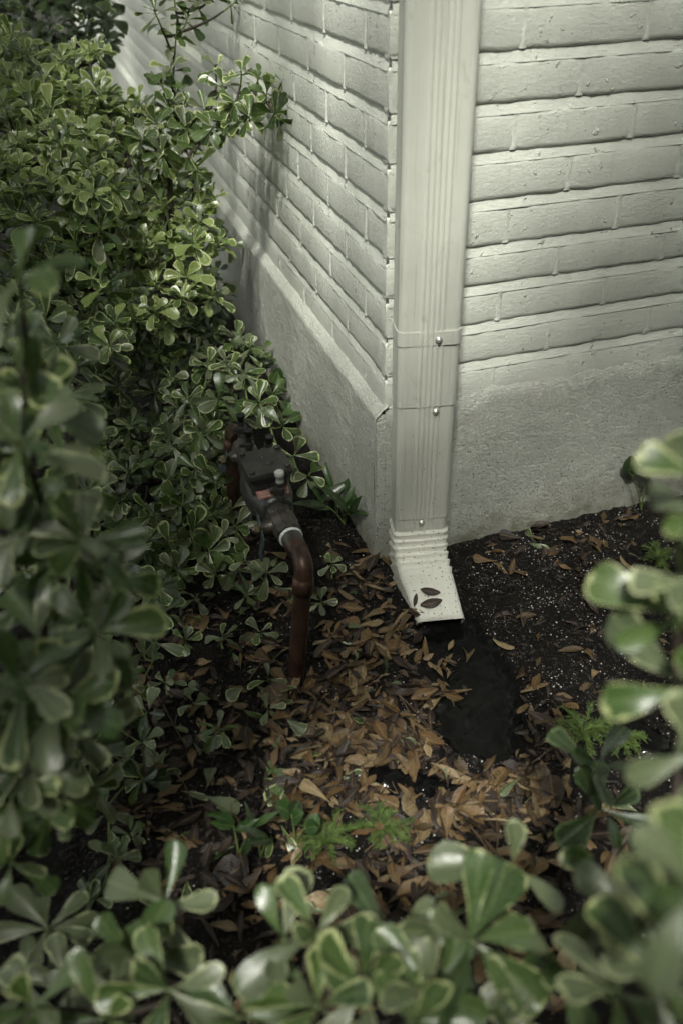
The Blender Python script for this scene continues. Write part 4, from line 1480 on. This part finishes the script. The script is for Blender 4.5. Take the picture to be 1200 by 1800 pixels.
# small plants
def small_plant(name, label, root, stems, kind, mats, size, seed, nleaf=3, cat='plant', group=None):
    rng = random.Random(seed)
    root = Vector((root[0], root[1], gz(root[0], root[1])))
    t = thing(name, root, label, cat, group)
    b = MB()
    items = []
    for end, nl in stems:
        end = Vector(end)
        pts = bez(root, root + (end - root) * 0.5 + Vector((0, 0, 0.03)), end, 6)
        b.tube(pts, [0.002, 0.0018, 0.0016, 0.0014, 0.0012, 0.001, 0.0008], 5)
        for i in range(nl):
            q = pts[6 - (i % 5)]
            d = (end - root).normalized() * 0.5 + Vector((rng.uniform(-1, 1), rng.uniform(-1, 0.4), rng.uniform(-0.1, 0.7)))
            items.append((kind, rng.randrange(10), frame(q, d, Vector((rng.uniform(-.3, .3), -0.5, 1)), size * rng.uniform(0.75, 1.2)), rng.choice(mats)))
    b.build('stem', M['green_stem'], t)
    for kd, var, mw, m in items:
        link('leaf', leaf_mesh(kd, var, m), t, mw)
    return t


w = on_plane(1125, 880, 1, -0.03)
small_plant('wall_seedling', 'lone dark round-leaved seedling against the stucco under the short wall', (w.x, w.y - 0.01), [(on_plane(1105, 830, 1, -0.035), 2), (on_plane(1135, 825, 1, -0.03), 2)], 'round', ['leaf_dark'], 0.042, 5)
w = on_plane(620, 935, 2, -0.03)
small_plant('lance_leaved_plant', 'dark glossy narrow-leaved plant at the foot of the long wall by the corner', (w.x - 0.01, w.y + 0.03), [(on_plane(598, 890, 0, -0.06), 5), (on_plane(560, 885, 0, -0.10), 5), (on_plane(615, 905, 0, -0.05), 4), (on_plane(585, 860, 0, -0.05), 4)], 'lance', ['leaf_dark', 'leaf_ivy'], 0.085, 6)
for i, (px, py, lab) in enumerate(((505, 720, 'round-leaved creeper at the wall foot nearest the valve'), (488, 665, 'round-leaved creeper at the wall foot above the valve'), (465, 610, 'round-leaved creeper at the wall foot farthest from the corner'))):
    w = on_plane(px, py + 25, 0, -0.05)
    small_plant('creeping_plant', lab, (w.x - 0.01, w.y), [(on_plane(px, py, 0, -0.05), 5), (on_plane(px + 14, py + 18, 0, -0.04), 4), (on_plane(px - 10, py + 8, 0, -0.08), 5)], 'round', ['leaf_ivy', 'leaf'], 0.034, 60 + i, group='creepers along the long wall')
for i, (px, py, lab) in enumerate(((458, 1500, 'upright dark strap-leaved seedling in the litter above the bottom rosettes'), (420, 1500, 'broad dark leaf flat on the litter beside the strap-leaved seedling'), (520, 1480, 'dark round-leaved seedling beside the feathery weed'))):
    w = on_plane(px, py, 2, -0.02)
    small_plant('litter_seedling', lab, (w.x, w.y), [(w + Vector((0.0, 0.02, 0.05)), 3), (w + Vector((0.02, -0.01, 0.04)), 2)], ('lance', 'elliptic', 'round')[i], ['leaf_dark', 'leaf_ivy'], (0.055, 0.045, 0.034)[i], 70 + i)


def feather(label, px, py, spread, n, seed):
    """a ferny weed: arching threads set with short side needles"""
    rng = random.Random(seed)
    c = on_plane(px, py, 2, -0.025)
    c.z = gz(c.x, c.y)
    t = thing('feathery_weed', c, label, 'weed', 'feathery green weeds')
    b = MB()
    for i in range(n):
        a = rng.uniform(0, 6.28)
        L = spread * rng.uniform(0.4, 1.0)
        e = c + Vector((math.cos(a) * L, math.sin(a) * L, rng.uniform(0.006, 0.03)))
        pts = bez(c, c + (e - c) * 0.5 + Vector((0, 0, 0.02)), e, 7)
        b.tube(pts, [0.0009, 0.0009, 0.0008, 0.0008, 0.0007, 0.0006, 0.0005, 0.0003], 3, False)
        for p, q in zip(pts[1:], pts[2:]):
            d = (q - p).normalized()
            s = d.cross(Vector((0, 0, 1))).normalized()
            for sg in (-1, 1):
                for m in (0.2, 0.7):
                    o = p + (q - p) * m
                    f = o + (s * sg * rng.uniform(0.5, 1) + d * 0.7 + Vector((0, 0, rng.uniform(-0.1, 0.5)))) * rng.uniform(0.006, 0.012)
                    b.tube([o, o + (f - o) * 0.6, f], [0.0006, 0.0008, 0.0003], 3, False)
    b.build('frond', M['weed'], t)
    return t


feather('feathery green weed on the soil between the hollow and the dark sapling', 1025, 1285, 0.060, 26, 1)
feather('feathery green weed half hidden behind the dark sapling', 1085, 1300, 0.055, 22, 2)
feather('feathery green weed on the soil near the short wall', 1155, 985, 0.050, 26, 3)
feather('feathery green weed in the leaf litter below the bared plastic', 668, 1455, 0.055, 22, 4)
feather('feathery green weed in the leaf litter nearest the strap-leaved seedling', 575, 1480, 0.060, 24, 5)

# ------------------------------------------------------------------ litter on the ground
rl = random.Random(77)


def in_any(px, py, boxes):
    return any(a <= px <= c and b <= py <= d for a, b, c, d in boxes)


def ground_at(px, py):
    p = on_plane(px, py, 2, -0.03)
    for _ in range(3):
        p = on_plane(px, py, 2, gz(p.x, p.y, False))
    return p


regions = [  # (x0, y0, x1, y1, count) in the photo's pixels: how thickly the leaves lie in each part of the bed
    (560, 1105, 760, 1330, 150), (470, 1190, 640, 1420, 120), (600, 1290, 760, 1420, 75), (760, 1350, 960, 1450, 110), (740, 1140, 826, 1240, 34), (900, 1220, 1000, 1400, 34),
    (560, 960, 700, 1130, 60), (200, 1040, 520, 1300, 105), (200, 1300, 560, 1600, 130), (560, 1420, 900, 1620, 120), (850, 900, 1120, 1020, 34), (830, 1020, 1100, 1220, 14), (400, 900, 520, 1050, 30), (900, 1400, 1100, 1560, 50), (300, 1600, 1000, 1790, 90), (690, 1075, 760, 1130, 12), (960, 1080, 1180, 1280, 12)]
litter = []
for x0, y0, x1, y1, cnt in regions:
    for _ in range(cnt):
        px, py = rl.uniform(x0, x1), rl.uniform(y0, y1)
        g = ground_at(px, py)
        if g.x > -0.03 and g.y > -0.02:
            continue
        a, b = pit_mask(g.x, g.y)
        if a > 0.45 and rl.random() < 0.96 and not (735 < px < 826 and 1130 < py < 1245) or b > 0.5 and rl.random() < 0.75:
            continue
        z = gz(g.x, g.y) + 0.003 + rl.random() ** 2 * 0.016
        yaw = rl.uniform(0, 6.28)
        up = Vector((rl.gauss(0, 0.42), rl.gauss(0, 0.42), 1))
        d = Vector((math.cos(yaw), math.sin(yaw), rl.gauss(0, 0.12)))
        size = rl.choice((rl.uniform(0.020, 0.042), rl.uniform(0.036, 0.056), rl.uniform(0.042, 0.066)))
        if rl.random() < 0.1:
            up.z = -1
        green = rl.random() < (0.22 if px < 560 else 0.05)
        kind, mat = ('obovate', rl.choice(('leaf_grey', 'leaf_grey', 'leaf'))) if green else (rl.choices(('elliptic', 'obovate', 'lance', 'round'), (0.68, 0.15, 0.11, 0.06))[0], 'fallen' if rl.random() < (0.72 if px > 480 else 0.5) else 'wet_leaf')
        litter.append((kind, rl.randrange(10), frame(Vector((g.x, g.y, z)) - d * size * 0.5, d, up, size, 0, rl.uniform(0.6, 1.25)), mat, px, py))
brown = [q for q in litter if q[3] == 'fallen']
greens = [q for q in litter if q[3].startswith('leaf')]
wet = [q for q in litter if q[3] == 'wet_leaf']
# a hidden bed of older leaves underneath, and the ones past the first three hundred
brown.sort(key=lambda q: (q[4] - 680) ** 2 + (q[5] - 1260) ** 2)
def litter_place(px, py):
    if px > 820 and py < 1050:
        return 'tan dead leaf on the dark soil near the foot of the short wall', 'tan leaves near the short wall'
    if px > 820 and py < 1225:
        return 'single tan dead leaf on the white-flecked soil right of the hollow', 'tan leaves on the flecked soil'
    if px > 890 and py < 1400:
        return 'tan dead leaf along the right rim of the hollow', 'tan leaves along the hollow right rim'
    if px > 740 and py > 1330:
        return 'tan dead leaf in the drift at the lower end of the hollow', 'tan leaves at the hollow lower end'
    if py > 1420:
        return 'tan dead leaf in the litter below the bared plastic and weeds', 'tan leaves below the bared plastic'
    if px < 500:
        return 'tan dead leaf in the shaded litter left of the front riser', 'tan leaves left of the riser'
    if py < 1130 and px < 760:
        return 'tan dead leaf between the front riser and the lit elbow', 'tan leaves between riser and elbow'
    return 'tan dead leaf in the thick drift between riser foot and hollow', 'tan leaves of the thick drift'


for kd, var, mw, m, px, py in brown[:295]:
    o = link('fallen_leaf', leaf_mesh(kd, var, m), None, mw)
    lb, gr = litter_place(px, py)
    tag(o, lb, 'leaf', gr)
for kd, var, mw, m, px, py in greens:
    o = link('shed_green_leaf', leaf_mesh(kd, var, m), None, mw)
    tag(o, 'shed pale-edged green leaf lying among brown litter', 'leaf', 'shed green leaves in the litter')
extra = [q[:4] for q in brown[295:]] + [q[:4] for q in wet]
for x0, y0, x1, y1, cnt in regions:
    for _ in range(int(cnt * 0.9)):
        px, py = rl.uniform(x0, x1), rl.uniform(y0, y1)
        g = ground_at(px, py)
        a, b = pit_mask(g.x, g.y)
        if a > 0.3 or b > 0.4 or (g.x > -0.03 and g.y > -0.02):
            continue
        yaw = rl.uniform(0, 6.28)
        d = Vector((math.cos(yaw), math.sin(yaw), rl.gauss(0, 0.1)))
        size = rl.uniform(0.02, 0.045)
        extra.append(('elliptic', rl.randrange(10), frame(Vector((g.x, g.y, gz(g.x, g.y) + 0.001)) - d * size * 0.5, d, Vector((rl.gauss(0, 0.2), rl.gauss(0, 0.2), 1)), size), 'wet_leaf' if rl.random() < 0.55 else 'fallen'))
lit = joined_leaves('leaf_litter', extra, ['fallen', 'wet_leaf'])
tag(lit, 'bed of dark broken leaf litter on the soil', 'leaf litter', kind='stuff')

# dark wet leaves stuck to the elbow
for i, (a, s, yaw, size, lab) in enumerate(((-0.006, 0.040, 0.25, 0.044, 'dark wet leaf stuck highest on the lit elbow'), (-0.012, 0.066, -0.15, 0.050, 'torn dark wet leaf stuck lowest on the lit elbow'), (-0.044, 0.058, 1.9, 0.032, 'narrow brown leaf at the left rim of the lit elbow'))):
    p, n, dn = elbow_top(a, s)
    d = EX * math.cos(yaw) + dn * math.sin(yaw)
    o = link('stuck_leaf', leaf_mesh('elliptic', (1, 4, 7)[i], 'wet_leaf'), None, frame(p + n * 0.004 - d * size * 0.5, d, n, size, 0, 1.2 if i < 2 else 0.8))
    o.scale.z *= 0.3
    tag(o, lab, 'leaf')


# sprigs of the shrub that root or lie in the shaded litter
for i, (px, py) in enumerate(((335, 1150), (345, 1255), (470, 1130), (265, 1345), (250, 1470), (400, 1290), (470, 1270), (300, 1210), (560, 1060), (385, 1130), (440, 1060), (480, 1200), (360, 1070), (590, 1010))):
    g = ground_at(px, py)
    shrub('ground_sprig', 'short grey-green sprig lying in the shaded litter left of the riser', (g.x, g.y), [(Vector((g.x + rl.uniform(-.015, .015), g.y + rl.uniform(-.015, .015), gz(g.x, g.y) + rl.uniform(0.02, 0.035))), Vector((rl.uniform(-.4, .4), rl.uniform(-.6, .1), 1)), rl.uniform(0.034, 0.046), rl.randint(4, 7))], [('leaf_grey', 2), ('leaf', 1)], 0.042, 200 + i, 'sprigs in the shaded litter', 'sprig', stemmat='green_stem', rfac=0.35, twig=False, spread=(60, 105))


# crumbs of soil and grains of perlite: far too many to count
def grains(name, pts, mat, label, cat, stretch=1.0):
    oct_v = np.array([(1, 0, 0), (-1, 0, 0), (0, 1, 0), (0, -1, 0), (0, 0, 1), (0, 0, -1)], float)
    oct_f = np.array([(0, 2, 4), (2, 1, 4), (1, 3, 4), (3, 0, 4), (2, 0, 5), (1, 2, 5), (3, 1, 5), (0, 3, 5)])
    rg = np.random.default_rng(len(pts))
    P = np.array([q[:3] for q in pts])
    S = np.array([q[3] for q in pts])
    V = oct_v[None] * (S[:, None, None] * rg.uniform(0.55, 1.25, (len(pts), 6, 1)))
    V[..., 0] *= rg.uniform(1.0, stretch, (len(pts), 1))
    a = rg.uniform(0, 6.28, len(pts))
    ca, sa = np.cos(a), np.sin(a)
    X = V[..., 0] * ca[:, None] - V[..., 1] * sa[:, None]
    Y = V[..., 0] * sa[:, None] + V[..., 1] * ca[:, None]
    V = np.stack([X, Y, V[..., 2] * 0.8], -1) + P[:, None]
    F = (oct_f[None] + (np.arange(len(pts)) * 6)[:, None, None]).reshape(-1, 3)
    me = bpy.data.meshes.new(name)
    me.from_pydata(V.reshape(-1, 3).tolist(), [], F.tolist())
    me.materials.append(M[mat])
    me.update()
    return tag(link(name, me), label, cat, kind='stuff')


crumbs, perl = [], []
for _ in range(26000):
    x, y = rl.uniform(-0.75, 0.95), rl.uniform(-1.0, 0.25)
    if x > -0.02 and y > -0.012:
        continue
    a, b = pit_mask(x, y)
    if max(a, b) > 0.5 and rl.random() < 0.985:
        continue
    h = gz(x, y)
    crumbs.append((x, y, h + rl.uniform(-0.001, 0.003), 0.0012 + 0.004 * rl.random() ** 3))
for _ in range(44000):
    x, y = rl.uniform(-0.75, 0.95), rl.uniform(-1.0, 0.25)
    if x > -0.02 and y > -0.012:
        continue
    a, b = pit_mask(x, y)
    if max(a, b) > 0.45 and rl.random() < 0.99:
        continue
    q = pix((x, y, -0.03))
    dens = 0.12
    if q and q[0] > 780 and q[1] < 1300:
        dens = 0.75
    elif q and q[0] > 560:
        dens = 0.34
    dens *= 0.15 + 2.0 * max(0, 0.35 + 1.3 * nz(x * 13, y * 13, 6)) ** 1.4
    if rl.random() > dens:
        continue
    perl.append((x, y, gz(x, y) + rl.uniform(-0.0005, 0.003), 0.0005 + 0.0019 * rl.random() ** 3))
chips = []
for _ in range(5200):
    x, y = rl.uniform(-0.75, 0.95), rl.uniform(-1.0, 0.25)
    if x > -0.02 and y > -0.012 or max(pit_mask(x, y)) > 0.5:
        continue
    chips.append((x, y, gz(x, y) + rl.uniform(0.0, 0.004), 0.0014 + 0.0030 * rl.random() ** 2))
M['chip'] = mat_simple('bark_chip', (0.022, 0.015, 0.010), 0.75, vary=0.6, scale=55)
grains('mulch_chips', chips, 'chip', 'loose bark and stalk fragments strewn over the soil', 'mulch', 5.0)
grains('soil_crumbs', crumbs, 'crumb', 'loose dark crumbs of potting soil', 'soil')
grains('perlite_grains', perl, 'perlite', 'white perlite grains scattered through the soil', 'perlite')

# twigs
for i, (x0, y0, x1, y1, lab) in enumerate(((880, 915, 968, 905, 'thin twig lying at the foot of the short wall'), (690, 1215, 760, 1290, 'pale twig at the left rim of the hollow'), (640, 1500, 745, 1430, 'bent brown stalk in the litter by the feathery weed'), (880, 1385, 1010, 1290, 'dark twig crossing the right rim of the hollow'), (250, 1170, 330, 1320, 'long dark twig in the shaded litter'))):
    a, b = ground_at(x0, y0), ground_at(x1, y1)
    a.z, b.z = gz(a.x, a.y) + 0.006, gz(b.x, b.y) + 0.008
    m = (a + b) / 2 + Vector((rl.uniform(-.01, .01), rl.uniform(-.01, .01), 0.008))
    o = MB().tube(bez(a, m, b, 6), [0.0016, 0.0016, 0.0015, 0.0014, 0.0012, 0.001, 0.0008], 5).build('twig', M['twig'])
    tag(o, lab, 'twig')
# ------------------------------------------------------------------ unseen tree added above and behind the camera to dapple the light
M['tree_leaf'] = leaf_mat('tree_leaf', [(0.035, 0.070, 0.018), (0.050, 0.095, 0.025), (0.065, 0.11, 0.03)], (0.10, 0.15, 0.05), -1.0, 0.4, 0.25)
LIGHT_GAPS = [  # spots chosen to be lit: the added crown is opened above them, with gap width
    ((-0.60, 0.95, 0.80), 0.75), ((-0.36, 0.80, 0.60), 0.34), ((-0.62, 0.45, 0.55), 0.22), ((0.17, 0.0, 0.60), 0.15), ((0.24, 0.0, 0.36), 0.12), ((0.40, 0.0, 0.16), 0.13), ((-0.01, 0.12, 0.45), 0.13), ((0.0, 0.30, 0.85), 0.42), ((0.0, 0.10, 1.05), 0.26),
    ((0.03, -0.2, 0.02), 0.10), ((-0.20, 0.24, 0.15), 0.10), ((-0.36, 0.15, 0.12), 0.09), ((-0.17, -0.38, 0.0), 0.12), ((-0.42, -0.25, 0.0), 0.07), ((-0.38, -0.55, 0.0), 0.06), ((-0.1, -0.95, 0.70), 0.18), ((-0.15, -1.05, 0.5), 0.12), ((-0.62, -0.70, 0.65), 0.32), ((-0.68, -0.55, 0.45), 0.16), ((-0.4, -1.0, 0.4), 0.16), ((-0.6, -1.0, 0.42), 0.16), ((-0.60, 0.25, 0.35), 0.10)]
rtree = random.Random(9)
troot = Vector((-2.3, -2.6, -0.05))
tree = thing('added_shade_tree', troot, 'unseen tree added behind the viewer, its crown shaped to dapple the bed', 'tree')
tb = MB()
fork = troot + Vector((0.35, 0.4, 2.3))
tb.tube(bez(troot, troot + Vector((0.0, 0.1, 1.3)), fork, 6), [0.17, 0.145, 0.13, 0.12, 0.11, 0.105, 0.10], 10)
clumps = []
for _ in range(1000):
    x, y = rtree.uniform(-3.0, 1.9), rtree.uniform(-4.2, 6.6)
    r_ = math.hypot((x + 0.6) / 2.4, (y - 1.2) / 5.4)
    if r_ > 1:
        continue
    z = 3.0 + 1.3 * rtree.random() * math.sqrt(max(0, 1 - r_ * r_)) + 0.2 * rtree.random()
    clumps.append(Vector((x, y, z)))
for i, c in enumerate(clumps):
    if i % 9 == 0:
        tb.tube(bez(fork, (fork + c) / 2 + Vector((0, 0, 0.35)), c, 6), [0.05, 0.042, 0.034, 0.027, 0.02, 0.013, 0.006], 6)
tb.build('trunk', M['bark'], tree)
crown = []
for c in clumps:
    for _ in range(16):
        p = c + Vector((rtree.gauss(0, 0.17), rtree.gauss(0, 0.17), rtree.gauss(0, 0.12)))
        blocked = False
        for tp, rr in LIGHT_GAPS:
            v = p - Vector(tp)
            if (v - sun_dir * v.dot(sun_dir)).length < rr * 0.85:
                blocked = True
                break
        if blocked:
            continue
        d = Vector((rtree.gauss(0, 1), rtree.gauss(0, 1), rtree.gauss(-0.3, 0.5)))
        crown.append(('simple', rtree.randrange(10), frame(p, d, Vector((rtree.gauss(0, .4), rtree.gauss(0, .4), 1)), rtree.uniform(0.10, 0.17)), 'tree_leaf'))
tag(joined_leaves('crown', crown, ['tree_leaf'], tree), kind='stuff')
# unseen belt of foliage added behind and beside the viewer to block low sky light
belt = []
for _ in range(9000):
    az = rtree.uniform(R(95), R(262))                 # from the right, round behind, to the left
    rad = rtree.uniform(3.6, 4.6)
    x, y = -0.4 + math.sin(az) * rad, -0.3 + math.cos(az) * rad
    if x > -0.3 and y > -0.4:
        continue
    p = Vector((x, y, rtree.uniform(0.0, 3.9 + 0.7 * nz(az * 3, 1, 2))))
    d = Vector((rtree.gauss(0, 1), rtree.gauss(0, 1), rtree.gauss(-0.2, 0.6)))
    belt.append(('simple', rtree.randrange(10), frame(p, d, Vector((rtree.gauss(0, .8), rtree.gauss(0, .8), 0.6)), rtree.uniform(0.22, 0.42)), 'tree_leaf'))
tag(joined_leaves('added_tree_belt', belt, ['tree_leaf']), 'unseen belt of green trees added behind the viewer to block low sky light', 'trees', kind='stuff')
for _ in range(22):
    g = ground_at(rl.uniform(240, 940), rl.uniform(1080, 1560))
    if max(pit_mask(g.x, g.y)) > 0.3:
        continue
    a_ = rl.uniform(0, 6.28)
    L = rl.uniform(0.04, 0.11)
    a = Vector((g.x, g.y, gz(g.x, g.y) + 0.010))
    b = a + Vector((math.cos(a_) * L, math.sin(a_) * L, rl.uniform(-0.002, 0.010)))
    m = (a + b) / 2 + Vector((rl.uniform(-.014, .014), rl.uniform(-.014, .014), 0.004))
    k_ = rl.uniform(0.0007, 0.0016)
    o = MB().tube(bez(a, m, b, 6), [k_, k_, k_ * 0.95, k_ * 0.9, k_ * 0.8, k_ * 0.7, k_ * 0.5], 5).build('twig', M['twig'])
    tag(o, 'short thin dry twig lying across the brown leaf litter', 'twig', 'twigs strewn over the litter')
print('objects', len(bpy.data.objects), len(crown))
